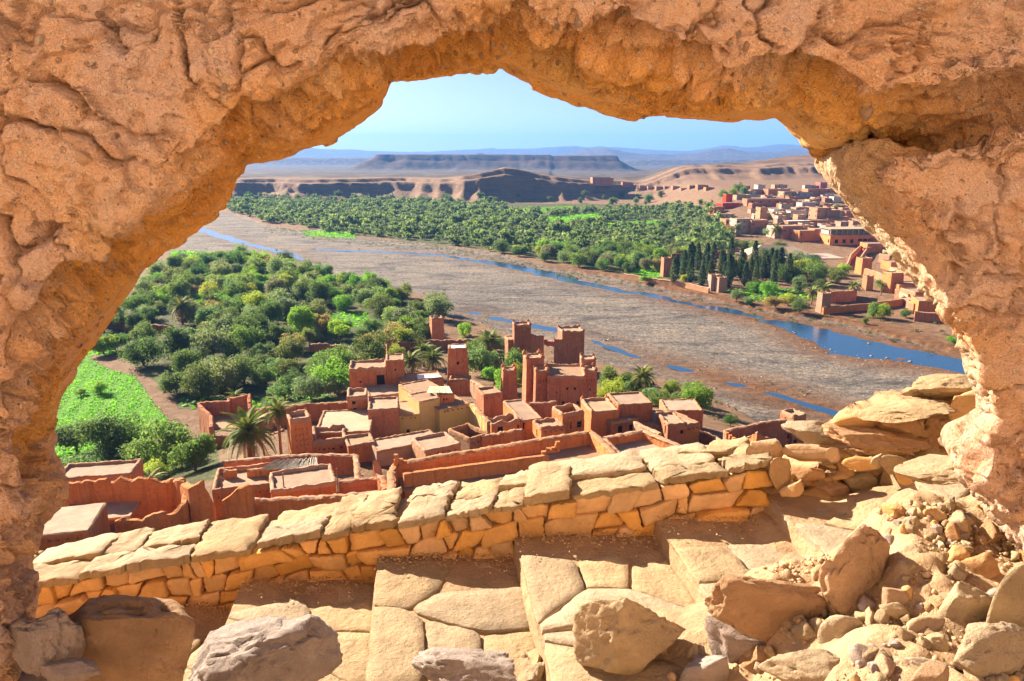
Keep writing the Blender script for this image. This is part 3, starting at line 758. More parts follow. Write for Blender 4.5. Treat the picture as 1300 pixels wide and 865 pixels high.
def build_bank():
    xs = np.linspace(1.5, 4.2, 130); tt = np.linspace(0, 1, 40)
    top = np.interp(xs, [1.5, 1.8, 2.1, 2.45, 2.8, 3.3, 4.2], [-2.08, -2.03, -1.93, -1.72, -1.60, -1.50, -1.42])
    V = []
    for x, zt in zip(xs, top):
        for t_ in tt:
            if t_ < 0.45: y = YW + 0.14 + 0.04 * t_; z = -2.25 + (zt + 2.25) * (t_ / 0.45)
            elif t_ < 0.75: y = YW + 0.16 + (t_ - 0.45) / 0.3 * 0.5; z = zt - 0.02
            else: y = YW + 0.54 + (t_ - 0.75) * 0.9; z = zt - (t_ - 0.75) * 5
            V.append((x, y, z + EZ))
    V = np.array(V); e = V - np.array([0, 0, EZ])
    V[:, 1] -= 0.12 * fbm(e * 2.4, 4, 501) + 0.06 * smooth(0.0, 0.06, fbm(e * np.array([4, 4, 9]), 3, 502)) + .03 * ridged(e * 12, 3, 505); V[:, 2] += 0.09 * fbm(e * 3.1, 4, 503) + 0.05 * ridged(e * 8, 3, 504) + .03 * fbm(e * 22, 3, 506)
    return tag(link('rubble_bank', mesh_np('rubble_bank', V, grid_faces(130, 40)[:, ::-1], [M_CLAY])), 'crumbled clay-and-rubble wall bank climbing from the parapet to the mud wall', 'rubble wall')
BANK = build_bank()
def bank_stones():
    rs = np.random.RandomState(17)
    for i in range(95):
        x = rs.uniform(1.62, 3.2); top = float(np.interp(x, [1.5, 1.8, 2.1, 2.45, 2.8, 3.3, 4.2], [-2.08, -2.03, -1.93, -1.72, -1.60, -1.50, -1.42]))
        f = rs.rand(); z = -2.15 + (top + 0.04 + 2.15) * f; y = YW + 0.10 + 0.05 * rs.rand() + (0.25 * rs.rand() if f > .85 else 0); sx_ = rs.choice([.08, .12, .17, .24], p=[.3, .3, .25, .15])
        link('bank_stone', ROCKS[rs.choice(['pale', 'ochre', 'clay'])][rs.randint(6)], BANK, loc=(x, y, z + EZ), rot=tuple(rs.normal(size=3) * np.array([.15, .15, .3])), scale=(sx_, sx_ * .8, sx_ * rs.uniform(.4, .62)))
bank_stones()

# ---------------------------------------------------------------- ground of rubble on the near side
CTRL = np.array([(-4, 2.0, -1.75), (-2.5, 2.0, -1.8), (-1.7, 2.3, -1.92), (-1.35, 2.85, -2.6), (-0.8, 2.55, -2.55), (-.6, 3.0, -2.7), (-.1, 2.6, -2.5), (0.3, 2.7, -2.48),
                 (.7, 2.75, -2.42), (1.0, 2.75, -2.28), (1.3, 2.85, -2.0), (1.5, 3.15, -2.02), (1.75, 2.8, -1.68), (1.95, 3.2, -1.58), (2.6, 3.2, -1.42), (1.5, 2.4, -1.80),
                 (1.4, 2.1, -1.78), (0, 2, -2.3), (0, 1, -1.8), (0, -3, -1.7), (-3, -3, -1.7), (3, -3, -1.6), (3, 2, -1.5), (-4, 3.2, -2.9), (5, 3, -1.3),
                 (-2, 3.6, -3.1), (-1, 3.8, -2.85), (0, 3.8, -2.65), (1, 3.8, -2.5), (1.7, 3.7, -2.25), (2.3, 3.75, -2.0), (3, 4, -1.85), (-4, 4.3, -3.4), (-1, 4.6, -3.3), (2, 4.8, -2.3), (5, 4.6, -2.0)], float)
def near_z(x, y):
    x = np.asarray(x, float); y = np.asarray(y, float)
    w = 1 / ((x[..., None] - CTRL[:, 0]) ** 2 + (y[..., None] - CTRL[:, 1]) ** 2 + 0.02) ** 1.7
    return (w * CTRL[:, 2]).sum(-1) / w.sum(-1)
def build_near_ground():
    xs = np.concatenate([np.linspace(-42, -9, 16)[:-1], np.linspace(-9, -2.6, 20)[:-1], np.linspace(-2.6, 3.4, 260), np.linspace(3.4, 9, 18)[1:], np.linspace(9, 42, 16)[1:]])
    ys = np.concatenate([np.linspace(-46, -9, 20)[:-1], np.linspace(-9, 1.8, 30)[:-1], np.linspace(1.8, 4.3, 120), np.linspace(4.3, 5.4, 8)[1:]])
    X, Y = np.meshgrid(xs, ys, indexing='xy')
    Z = near_z(X, Y)
    Z = Z + np.interp(-Y, [0, 1.2, 2.2, 8, 20, 46], [0, 0.15, 0.8, 7.5, 17, 25]) + np.maximum(0, np.abs(X) - 6) * 0.10 * (Y < 1)      # unseen steep slope added behind the eye to bounce sun onto the wall
    Z = np.where((Y > 1.0) & (np.abs(X) > 9), np.minimum(Z, -3.0 - 0.2 * (np.abs(X) - 9)), Z)
    P = np.stack([X, Y, X * 0], -1)
    rub = smooth(0.7, 1.3, X) * (Y < 3.5)
    Z = Z + 0.03 * fbm(P * 3, 4, 301) + (0.012 + 0.03 * rub) * fbm(P * 14, 3, 303, 0.6) + rub * 0.02 * ridged(P * 7, 3, 305)
    Z = np.where(Y > 4.35, np.minimum(Z, -2.2 - (Y - 4.35) * 0.9), Z)
    V = np.stack([X, Y, Z + EZ], -1).reshape(-1, 3)
    tag(link('rubble_ground', mesh_np('rubble_ground', V, grid_faces(len(ys), len(xs)), [M_DIRT, M_BOUNCE], ((Y[:-1, :-1] < -1.2) * 1).ravel())), kind='structure')
build_near_ground()

# ---------------------------------------------------------------- single rocks: centre (u, v) and size in photograph pixels, ground distance, depth ratio
BOULDERS = [
    (802, 797, 150, 112, 3.02, 'pale', 0.8, 'split_boulder', 'large tan boulder with a hollow face and pale rim lying on the stairs', 4),
    (328, 836, 205, 116, 2.95, 'grey', 0.8, 'jagged_boulder', 'large jagged grey-brown boulder at the foot of the stairs', 2),
    (592, 850, 150, 72, 3.02, 'grey', 0.8, 'rough_slab', 'rough whitish-grey slab of rock lying on the flagstones', 1),
    (1085, 722, 100, 128, 2.86, 'clay', 0.8, 'upright_boulder', 'tall ochre boulder standing where the stairs meet the rubble', 3),
    (45, 808, 112, 92, 2.28, 'grey', 0.9, 'rounded_boulder', 'rounded purplish boulder wedged under the left foot of the mud wall', 5),
    (88, 850, 80, 42, 2.16, 'grey', 0.8, 'loose_stone', 'small smooth lilac stone under the rounded purplish boulder', 0),
    (160, 815, 190, 130, 2.42, 'clay', 0.7, 'sill_lump', 'broad crumbling clay lump left of the jagged grey boulder', 2),
    (972, 758, 150, 82, 2.92, 'clay', 0.5, 'bank_rock', 'rough pinkish rock bank below the two bright flagstones', 1),
    (935, 808, 84, 78, 2.95, 'grey', 0.9, 'shaded_stone', 'grey shaded stone beside the hollow tan boulder', 0),
    (893, 850, 66, 60, 2.85, 'grey', 0.9, 'shaded_stone', 'dark brownish stone below the grey shaded stone', 3),
    (962, 838, 56, 58, 2.85, 'clay', 0.9, 'shaded_stone', 'brown stone pressed against the grey shaded stone', 5),
    (1030, 848, 130, 70, 2.45, 'pale', 0.8, 'pale_boulder', 'broad pale boulder topped with dirt among the small rubble', 2),
    (1070, 800, 58, 54, 2.66, 'pale', 0.9, 'rubble_stone', 'squarish pale stone under the tall ochre boulder', 1),
    (1112, 810, 42, 32, 2.55, 'pale', 0.9, 'rubble_stone', 'small pinkish stone with rounded corners in the pebbles', 4),
    (1180, 800, 70, 48, 2.5, 'ochre', 0.9, 'rubble_stone', 'flat wedge of orange-yellow rock in the rubble', 0),
    (1180, 748, 52, 58, 2.72, 'pale', 0.9, 'rubble_stone', 'pocked pale stone between the tall boulder and the rubble blocks', 3),
    (1228, 765, 78, 70, 2.55, 'pale', 0.8, 'rubble_block', 'square-edged pale block with a shaded underside in the rubble', 5),
    (1255, 822, 120, 90, 2.3, 'pale', 0.8, 'rubble_block', 'big cream rock with a rounded back at the edge of the rubble', 2),
    (1290, 758, 60, 110, 2.42, 'pale', 0.9, 'rubble_block', 'upright pinkish rock leaning over the cream rock', 1),
    (1270, 800, 44, 24, 2.32, 'grey', 0.9, 'rubble_stone', 'small smooth pale cobble on the cream rock', 0),
    (1175, 850, 110, 50, 2.3, 'pale', 0.8, 'rubble_block', 'low sunlit stone half buried in pebbles', 3),
    (1200, 713, 24, 30, 2.85, 'pale', 0.9, 'rubble_stone', 'egg-shaped light stone upright in the rubble', 4),
    (1175, 716, 30, 24, 2.9, 'pale', 0.9, 'rubble_stone', 'angular light stone beside the egg-shaped one', 2),
    (1245, 715, 46, 40, 2.75, 'clay', 0.9, 'rubble_stone', 'crumbly ochre clod on the rubble slope', 0),
    (1195, 597, 118, 36, 3.62, 'pale', 1.5, 'long_slab', 'long pale step slab beside the right foot of the mud wall', 1),
    (1022, 577, 62, 36, 4.3, 'ochre', 1.4, 'parapet_block', 'squared orange block in the broken upper end of the parapet', 2),
    (972, 577, 48, 44, 4.34, 'ochre', 1.2, 'parapet_block', 'wedge-shaped block with a pale top ending the capped parapet', 3),
    (1112, 556, 130, 42, 4.34, 'clay', 1.2, 'parapet_block', 'long rough clay-coated block in the broken parapet', 4),
    (1085, 536, 64, 34, 4.42, 'ochre', 1.3, 'parapet_block', 'orange-fronted block on the long clay-coated block', 5),
    (1150, 521, 128, 30, 4.4, 'pale', 1.4, 'parapet_slab', 'flat pale slab lying on top of the broken parapet', 0),
    (1148, 538, 90, 44, 4.42, 'clay', 1.2, 'parapet_block', 'hollowed clay block under the flat pale slab', 1),
    (1200, 492, 112, 46, 4.6, 'pale', 1.2, 'parapet_block', 'rough cream block crowning the broken parapet', 2),
    (1232, 520, 60, 56, 4.35, 'ochre', 1.2, 'parapet_block', 'deep orange block between the cream block and the mud wall', 3),
    (1205, 548, 80, 60, 4.5, 'clay', 1.0, 'parapet_block', 'reddish mass behind the jutting foot of the mud wall', 5),
    (1035, 548, 80, 40, 4.6, 'pale', 1.2, 'parapet_block', 'pitted pale block behind the squared orange block', 4),
    (905, 574, 90, 34, 4.62, 'pale', 1.4, 'parapet_block', 'crumbling pale bed of mortar behind the parapet capping', 5),
    (992, 603, 36, 44, 4.2, 'ochre', 1.2, 'parapet_block', 'narrow tilted orange stone against the wedge-shaped block', 0),
    (1006, 620, 30, 28, 4.1, 'ochre', 1.2, 'parapet_block', 'small orange stone at the foot of the narrow tilted one', 1),
    (1092, 590, 46, 26, 3.95, 'ochre', 1.1, 'kerb_stone', 'low rounded orange stone on the landing above the stairs', 2),
    (1112, 586, 18, 24, 3.92, 'pale', 1.1, 'kerb_stone', 'thin upright pinkish stone on the landing', 3),
    (1132, 590, 34, 32, 3.9, 'pale', 1.1, 'kerb_stone', 'pair-sized pinkish stone beside the thin upright one', 4),
    (1148, 606, 26, 22, 3.75, 'ochre', 1.1, 'kerb_stone', 'small orange stone at the corner of the long pale slab', 5),
    (1058, 578, 20, 20, 4.15, 'ochre', 1.1, 'kerb_stone', 'little square orange stone beside the squared block', 0)]
def rocks():
    rs = np.random.RandomState(77)
    for (u, v, w, h, Y, kind, dr, nm, lab, k) in BOULDERS:
        c = at_y(u, v, Y); dep = (c - EYE) @ FWD; W = w / F * dep; dr = dr * (0.62 if Y < 3.3 else 0.42); H = max(0.62 * h, (h - (0.55 if Y < 3.3 else 0.4) * w * dr) / 0.82) / F * dep
        if Y < 3.3: H *= 1.3; c = c - np.array([0, 0, 0.12 * H])
        me = ROCKS[kind][k]
        if w > 74:          # a finer copy of its own for a large rock
            me = rock_mesh('rock', 400 + u, 5 if w > 95 else 4, 20, 0.075 if kind in ('clay', 'grey') else 0.055, 0.55, 0.82, {'pale': M_STONE, 'ochre': M_OSTONE, 'grey': M_GREY, 'clay': M_CLAY}[kind])
        o = link(nm, me, loc=c, rot=(rs.uniform(-.15, .15), rs.uniform(-.15, .15), rs.uniform(-.3, .3)), scale=(W, W * dr, H))
        tag(o, lab, 'rock', None)
    # loose stones of the rubble slope
    n = 0; spots = []
    while n < 250:
        u = rs.uniform(1000, 1310); v = rs.uniform(630, 875)
        if v < 640 + max(0, 1130 - u) * 0.9: continue
        if any(abs(u - b[0]) < b[2] * .42 and abs(v - b[1]) < b[3] * .42 for b in BOULDERS): continue
        spots.append((u, v)); n += 1
    for i in range(40):
        u = rs.uniform(655, 1010); v = rs.uniform(825, 870); spots.append((u, v))
    for i, (u, v) in enumerate(spots):
        d = ray(u, v); lo_, hi_ = 1.2, 4.3
        ys = np.linspace(lo_, hi_, 200); pts = EYE + d[None] * (ys / d[1])[:, None]
        g = near_z(pts[:, 0], pts[:, 1]) + EZ; k = int(np.argmax(pts[:, 2] < g)); p = pts[k]
        sz = rs.choice([0.022, 0.032, 0.046, 0.068, 0.10], p=[.2, .28, .27, .17, .08]) * rs.uniform(.85, 1.2)
        kind = rs.choice(['pale', 'pale', 'clay', 'pale', 'ochre', 'grey'])
        o = link('loose_stone', ROCKS[kind][rs.randint(6)], loc=(p[0], p[1], g[k] + sz * 0.22), rot=tuple(rs.uniform(0, 6, 3)), scale=(sz * rs.uniform(.8, 1.4), sz, sz * rs.uniform(.6, .95)))
        nb = min(BOULDERS, key=lambda q: (q[0] - u) ** 2 + (q[1] - v) ** 2); sn = 'tiny' if sz < .026 else 'small' if sz < .04 else 'fist-sized' if sz < .07 else 'larger'
        tag(o, '%s %s loose stone near the %s' % (sn, {'pale': 'pale', 'ochre': 'orange', 'clay': 'brown', 'grey': 'greyish'}[kind], short(nb[8], 6)), 'stone', 'loose stones of the rubble slope')
    # gravel between them
    N = 5200; g = []
    base = rock_mesh('pebble', 990, 1, 6, 0.03); bv = np.array([v.co for v in base.vertices]); bf = np.array([p.vertices[:] for p in base.polygons]); bpy.data.meshes.remove(base)
    xs = rs.uniform(0.55, 3.0, N); ys = rs.uniform(1.9, 3.45, N)
    keep = (xs > 1.15 + 0.3 * rs.rand(N)) | (ys < 2.85) & (rs.rand(N) < 0.5)
    xs, ys = xs[keep], ys[keep]
    ex = rs.uniform(-3.2, 1.6, 1500); ey = YW - np.abs(rs.normal(size=1500)) * 0.10 - 0.02       # dirt at the parapet's foot
    ez = np.array([STAIR_Z[max(0, np.searchsorted(STAIR_X, a - 0.02) - 1)] for a in ex]) + 0.012
    X = np.concatenate([xs, ex]); Y = np.concatenate([ys, ey]); Z = np.concatenate([near_z(xs, ys) + 0.004, ez])
    sz = np.concatenate([0.006 + 0.014 * rs.rand(len(xs)) ** 3, 0.004 + 0.008 * rs.rand(1500) ** 2])
    a = rs.uniform(0, 2 * pi, len(X)); ca, sa = np.cos(a), np.sin(a)
    VX = bv[None] * np.stack([sz * rs.uniform(1, 2.4, len(X)), sz * rs.uniform(1, 1.8, len(X)), sz * rs.uniform(.8, 1.4, len(X))], -1)[:, None]
    V = np.stack([VX[..., 0] * ca[:, None] - VX[..., 1] * sa[:, None] + X[:, None], VX[..., 0] * sa[:, None] + VX[..., 1] * ca[:, None] + Y[:, None], VX[..., 2] + Z[:, None] + EZ], -1)
    Q = (bf[None] + (np.arange(len(X)) * len(bv))[:, None, None]).reshape(-1, 3)
    tag(link('gravel', mesh_np('gravel', V.reshape(-1, 3), Q, [mat_earth('gravel', (0.50, 0.33, 0.19), 0.4, 'world', 9, 0.2, rnd=0)])), 'pale gravel scattered over the rubble slope and the stairs', 'gravel', kind='stuff')
rocks()
# pebbles caught in the mud wall
M_PEB = mat_earth('wall_pebble', (0.70, 0.45, 0.30), 0.3, 'object', 3.0, 0.6, rnd=0.16)
PEB = [rock_mesh('embedded_stone', 1300 + i, 2, 8, 0.05, 0.55, 0.9, M_PEB) for i in range(5)]
def embedded():
    rs = np.random.RandomState(31); V, N = ARCH_V, ARCH_N
    n = 0
    while n < 210:
        r = rs.randint(16, V.shape[0] - 40); c = rs.randint(40, V.shape[1] - 20)
        p = V[r, c]; u, v = project(p)
        if not (0 < u < 1300 and 0 < v < 800): continue
        s = rs.choice([0.010, 0.015, 0.022, 0.04], p=[.4, .32, .2, .08]) * rs.uniform(.8, 1.3)
        o = link('embedded_stone', PEB[rs.randint(5)], ARCH_OBJ, loc=p - N[r, c] * s * 0.1, rot=tuple(rs.uniform(0, 6, 3)), scale=(s * 1.3, s, s * .8))
        n += 1
embedded()
# ---------------------------------------------------------------- earth buildings
def mat_adobe(name, c, tint, patch):
    """rammed earth: courses, rain streaks, patches of newer plaster."""
    t = NT(name); p = t.pos('world'); a = t.noise(p, 0.35, 5, 0.6); b = t.noise(p, 2.6, 6, 0.7); d = t.noise(p, 11, 4, 0.7)
    st = t.noise(t.pos('world', (2.6, 2.6, 0.22)), 1.0, 5, 0.65); co = t.noise(t.pos('world', (0.25, 0.25, 3.2)), 1.0, 3, 0.5)
    cc = t.ramp(a, [(0.32, mul3(c, 0.80)), (0.5, c), (0.68, tint)])
    cc = t.mix(t.ramp(st, [(0.36, (0.55,) * 3), (0.5, (0,) * 3)]), cc, mul3(c, 0.55))
    cc = t.mix(t.ramp(t.noise(p, 0.8, 3, 0.5), [(0.60, (0,) * 3), (0.64, (0.6,) * 3)]), cc, patch)
    cc = t.mix(t.ramp(b, [(0.34, (0.55,) * 3), (0.5, (0,) * 3)]), cc, mul3(c, 0.62))
    cc = t.mix(t.ramp(d, [(0.58, (0,) * 3), (0.74, (0.45,) * 3)]), cc, mul3(tint, 1.25))
    oi = t.N('ShaderNodeObjectInfo'); hs = t.N('ShaderNodeHueSaturation'); mr = t.N('ShaderNodeMapRange'); mr.inputs[3].default_value = 0.8; mr.inputs[4].default_value = 1.15
    t.L(oi.outputs['Random'], mr.inputs[0]); t.L(mr.outputs[0], hs.inputs['Value']); t.L(cc, hs.inputs['Color']); t.col(hs.outputs[0])
    t.bump([(a, 0.35), (co, 0.10), (b, 0.22), (d, 0.06)])
    return t.m
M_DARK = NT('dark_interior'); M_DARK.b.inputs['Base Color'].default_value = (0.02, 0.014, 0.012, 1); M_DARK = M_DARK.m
ADOBE = {
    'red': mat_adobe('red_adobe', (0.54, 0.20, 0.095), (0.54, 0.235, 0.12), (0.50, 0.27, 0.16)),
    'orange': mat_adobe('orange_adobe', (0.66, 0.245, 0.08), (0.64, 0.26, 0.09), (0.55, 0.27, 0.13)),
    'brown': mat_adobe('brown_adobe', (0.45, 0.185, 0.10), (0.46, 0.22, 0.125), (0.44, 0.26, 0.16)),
    'pink': mat_earth('pink_adobe', (0.44, 0.25, 0.15), 0.18, 'world', 0.5, 0.8, rnd=0.16),
    'yellow': mat_earth('yellow_plaster', (0.58, 0.43, 0.17), 0.12, 'world', 0.4, 0.4, grit=False, rnd=0.05),
    'cream': mat_earth('cream_plaster', (0.48, 0.37, 0.24), 0.15, 'world', 0.4, 0.5, grit=False, rnd=0.16),
    'white': mat_earth('whitewash', (0.62, 0.58, 0.52), 0.08, 'world', 0.5, 0.3, grit=False, rnd=0.05),
    'grey': mat_earth('grey_render', (0.40, 0.38, 0.37), 0.14, 'world', 0.5, 0.3, grit=False, rnd=0.12),
    'crimson': mat_earth('crimson_adobe', (0.50, 0.07, 0.03), 0.2, 'world', 0.5, 0.6, rnd=0.06),
    'blush': mat_earth('blush_paint', (0.62, 0.20, 0.17), 0.1, 'world', 0.5, 0.3, grit=False, rnd=0.05)}
M_ROOF = mat_earth('roof_mud', (0.40, 0.255, 0.165), 0.24, 'world', 0.55, 0.7, rnd=0.10)
M_COPE = mat_earth('coping_mud', (0.42, 0.225, 0.125), 0.22, 'world', 0.8, 1.2, rnd=0.08)
M_WOOD = mat_earth('grey_wood', (0.27, 0.19, 0.12), 0.25, 'world', 1.5, 0.3, grit=False, rnd=0.1)
M_REED = mat_earth('dry_reed', (0.46, 0.40, 0.31), 0.30, 'world', 2.5, 0.5, grit=False, rnd=0.1)
M_TIN = NT('pale_sheet'); M_TIN.b.inputs['Base Color'].default_value = (0.72, 0.72, 0.74, 1); M_TIN.b.inputs['Roughness'].default_value = 0.5; M_TIN = M_TIN.m

def face_grid(V, Q, M, o, ex, ez, nrm, W, H, ops, step, dep=0.28, WN=None):
    """one wall face with real openings; ops: (x0, z0, w, h) metres from the lower left corner."""
    xs = {0.0, W}; zs = {0.0, H}
    for x, z, w, h in ops: xs |= {x, x + w}; zs |= {z, z + h}
    for i in range(1, int(W / step)): xs.add(W * i / int(W / step))
    for i in range(1, int(H / step)): zs.add(H * i / int(H / step))
    xs = sorted(x for x in xs if 0 <= x <= W); zs = sorted(z for z in zs if 0 <= z <= H)
    def dd(a): return [a[0]] + [b for p, b in zip(a[:-1], a[1:]) if b - p > 1e-4]
    xs, zs = dd(xs), dd(zs); base = len(V); nx = len(xs)
    for z in zs:
        for x in xs: V.append(o + ex * x + ez * z)
    for j in range(len(zs) - 1):
        for i in range(nx - 1):
            cx, cz = (xs[i] + xs[i + 1]) / 2, (zs[j] + zs[j + 1]) / 2
            if any(x < cx < x + w and z < cz < z + h for x, z, w, h in ops): continue
            a = base + j * nx + i; Q.append((a, a + 1, a + nx + 1, a + nx)); M.append(0)
    for x, z, w, h in ops:
        c = [(x, z), (x + w, z), (x + w, z + h), (x, z + h)]
        if WN is not None and w >= 0.28:
            WN.append((np.array([o + ex * p + ez * q for p, q in c] + [o + ex * p + ez * q - nrm * dep for p, q in c]), ex, nrm, w, h)); continue
        b = len(V)
        for p, q in c: V.append(o + ex * p + ez * q)
        for p, q in c: V.append(o + ex * p + ez * q - nrm * dep)
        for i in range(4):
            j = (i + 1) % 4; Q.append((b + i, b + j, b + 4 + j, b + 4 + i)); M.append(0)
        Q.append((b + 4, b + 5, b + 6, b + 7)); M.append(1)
def ring_wall(pts, thick, h_low, closed=False, jag=0.06, step=0.55, seed=0, zb=None, jagf=0.5):
    """uneven mud wall or parapet along pts (x, y, z of the top); returns V, Q."""
    P = np.array(pts, float)
    if closed: P = np.concatenate([P, P[:1]])
    l = np.hypot(*np.diff(P[:, :2], axis=0).T); s = np.concatenate([[0], np.cumsum(l)])
    q = [0.0]
    for a, b in zip(s[:-1], s[1:]):
        n = max(1, int((b - a) / step)); q += list(np.linspace(a, b, n + 1)[1:])
    q = np.array(q[:-1] if closed else q)
    x, y, z = (np.interp(q, s, P[:, j]) for j in range(3)); n = len(q)
    if closed: tx, ty = (np.roll(x, -1) - np.roll(x, 1)), (np.roll(y, -1) - np.roll(y, 1))
    else: tx, ty = np.gradient(x), np.gradient(y)
    ln = np.maximum(np.hypot(tx, ty), 1e-6); nx, ny = -ty / ln, tx / ln
    e = np.stack([x * jagf, y * jagf, x * 0 + seed], -1)
    z = z + jag * (fbm(e * 2.2, 3, seed + 3) * 1.9 + 0.35 * fbm(e * 7, 2, seed + 5))
    zl = (z - h_low) if zb is None else np.minimum(np.full(n, zb) if np.isscalar(zb) else zb, z - 0.1)
    t = thick / 2
    prof = [(-t * 1.12, zl), (-t, z - 0.16), (-t * 0.62, z - 0.02), (t * 0.62, z - 0.01), (t, z - 0.16), (t * 1.12, zl)]
    V = []
    for off, zz in prof:
        j_ = 0.05 * thick * fbm(np.stack([x * 1.3, y * 1.3, zz], -1), 2, seed + 9)
        V.append(np.stack([x + nx * (off + j_), y + ny * (off + j_), zz], -1))
    V = np.stack(V, 1).reshape(-1, 3)
    Q = []
    m = n if closed else n - 1
    for i in range(m):
        k = (i + 1) % n
        for j in range(5): Q.append((i * 6 + j, k * 6 + j, k * 6 + j + 1, i * 6 + j + 1))
    if not closed:
        for i, rv in ((0, 1), (n - 1, 0)):
            f = [i * 6 + j for j in range(6)]
            if rv: f = f[::-1]
            Q += [(f[0], f[1], f[4], f[5]), (f[1], f[2], f[3], f[4])]
    return V, Q
def fit_ops(ops, W, H):
    """(fraction along, metres below the top to the sill's top, w, h) -> face coordinates."""
    out = []
    for f, t, w, h in ops:
        x = f * W - w / 2; z = H - t - h
        if x > 0.06 and x + w < W - 0.06 and z > 0.05 and t > 0.06: out.append((x, z, w, h))
    return out
def box_house(name, label, cat, o, ex, W, D, z_top, z_base, mat='red', roof=M_ROOF, taper=0.0, parapet=0.4, pthick=0.42, front=(), left=(), right=(), merlon=0, jag=0.06,
              group=None, step=0.9, open_roof=False, seed=0, hip=None, top_mat=None, beams=None):
    """o: near-left top corner (x, y); ex: unit vector along the near side."""
    ex = np.array([ex[0], ex[1], 0.0]); ex /= np.linalg.norm(ex); ey = np.array([-ex[1], ex[0], 0.0])
    if ey[1] < 0: ey = -ey
    ez = np.array([0, 0, 1.0]); H = z_top - z_base
    if beams is None: beams = int(W / 0.9) if (step < 2 and H > 3.5 and cat in ('house', 'kasbah') and seed % 4 != 1) else 0
    ctr = np.array([o[0], o[1], 0]) + ex * W / 2 + ey * D / 2
    root = thing(name, label, cat, (ctr[0], ctr[1], z_base), 0.0, group); base = np.array([ctr[0], ctr[1], z_base])
    # body in local coordinates about the base centre
    body_top = H - (parapet if parapet else 0.0) * 0.35
    A = -ex * W / 2 - ey * D / 2
    V, Q, M, WN = [], [], [], []
    Hb = body_top
    face_grid(V, Q, M, A, ex, ez, -ey, W, Hb, fit_ops(front, W, Hb), step, WN=WN)
    face_grid(V, Q, M, A + ex * W, ey, ez, ex, D, Hb, fit_ops(right, D, Hb), step, WN=WN)
    face_grid(V, Q, M, A + ex * W + ey * D, -ex, ez, ey, W, Hb, [], step * 2)
    face_grid(V, Q, M, A + ey * D, -ey, ez, -ex, D, Hb, fit_ops(left, D, Hb), step, WN=WN)
    def weather(V):
        V = np.array(V, float); k = 1 + taper * (1 - V[:, 2] / H); V[:, :2] *= k[:, None]
        wv = V + base; d_ = 0.09 * fbm(wv * 0.6, 3, seed + 1) + 0.05 * fbm(wv * 1.9, 2, seed + 2)
        rad = V[:, :2] / np.maximum(np.linalg.norm(V[:, :2], axis=1, keepdims=True), .1); V[:, :2] += rad * d_[:, None]
        return V
    V = weather(V)
    for wv_, e_, n_, w_, h_ in WN:
        P = weather(wv_); nm = 'doorway' if h_ > 1.35 * w_ and h_ > 1.0 else 'window'
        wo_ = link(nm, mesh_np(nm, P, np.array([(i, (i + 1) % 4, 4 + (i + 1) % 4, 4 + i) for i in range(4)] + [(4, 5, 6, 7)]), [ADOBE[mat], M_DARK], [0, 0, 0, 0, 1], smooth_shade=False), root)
        if step < 2 and w_ > 0.4:      # wooden lintel over the larger openings
            a_, b_ = P[3] - e_ * 0.12, P[2] + e_ * 0.12; up_ = np.array([0, 0, .11]); f_ = n_ * 0.03
            LV = np.array([a_ + f_, b_ + f_, b_ + f_ + up_, a_ + f_ + up_, a_ - n_ * .2, b_ - n_ * .2, b_ - n_ * .2 + up_, a_ - n_ * .2 + up_])
            link('lintel', mesh_np('lintel', LV, np.array([(0, 1, 2, 3), (3, 2, 6, 7), (0, 3, 7, 4), (1, 5, 6, 2), (0, 4, 5, 1)]), [M_WOOD], smooth_shade=False), wo_)
    wall = link('wall', mesh_np('wall', V, np.array(Q), [ADOBE[mat], M_DARK], M, smooth_shade=False), root)
    top = []
    inset_ = pthick / 2
    for sx_, sy_ in ((-1, -1), (1, -1), (1, 1), (-1, 1)):
        p = ex * sx_ * (W / 2 - inset_ + 0.03) + ey * sy_ * (D / 2 - inset_ + 0.03); top.append((p[0], p[1], H))
    if parapet:
        pv, pq = ring_wall(top, pthick, parapet + 0.1, True, jag, 0.6 if step > 2 else 0.3, seed + 11)
        if step < 2:
            e_ = pv + base; pv = pv + np.stack([.07 * vnoise(e_ * 2.9, 3), .07 * vnoise(e_ * 2.9, 4), .07 * vnoise(e_ * 2.5, 5) + .04 * vnoise(e_ * 6.0, 6)], -1)
        link('parapet', mesh_np('parapet', pv, np.array(pq), [top_mat or M_COPE]), root)
    rz = H - parapet if not open_roof else max(0.3, H - 2.2)
    n = 7; g = np.linspace(-1, 1, n); RV = []
    for b in g:
        for a in g:
            p = ex * a * (W / 2 - 0.10 + (0.02 if not parapet else -.05)) + ey * b * (D / 2 - 0.10); RV.append((p[0], p[1], rz))
    RV = np.array(RV); RV[:, 2] += 0.05 * fbm((RV + base) * 0.6, 3, seed + 21) + (0.0 if parapet else 0.08)
    link('roof', mesh_np('roof', RV, grid_faces(n, n), [roof]), root)
    if beams:         # roof poles poking through the wall
        rb = np.random.RandomState(seed + 5)
        for i in range(beams):
            f = (i + .5 + rb.uniform(-.2, .2)) / beams - .5; p = ex * f * W * .9 - ey * (D / 2 + .12); z0 = H - (parapet or .2) - .35; r_ = .07
            BV = np.array([p + ex * a * r_ - ey * o_ + np.array([0, 0, z0 + b * r_]) for o_ in (.32, -.3) for a, b in ((-1, -1), (1, -1), (1, 1), (-1, 1))])
            link('roof_beam', mesh_np('roof_beam', BV, np.array([(k, (k + 1) % 4, 4 + (k + 1) % 4, 4 + k) for k in range(4)] + [(0, 1, 2, 3)]), [M_WOOD], smooth_shade=False), root)
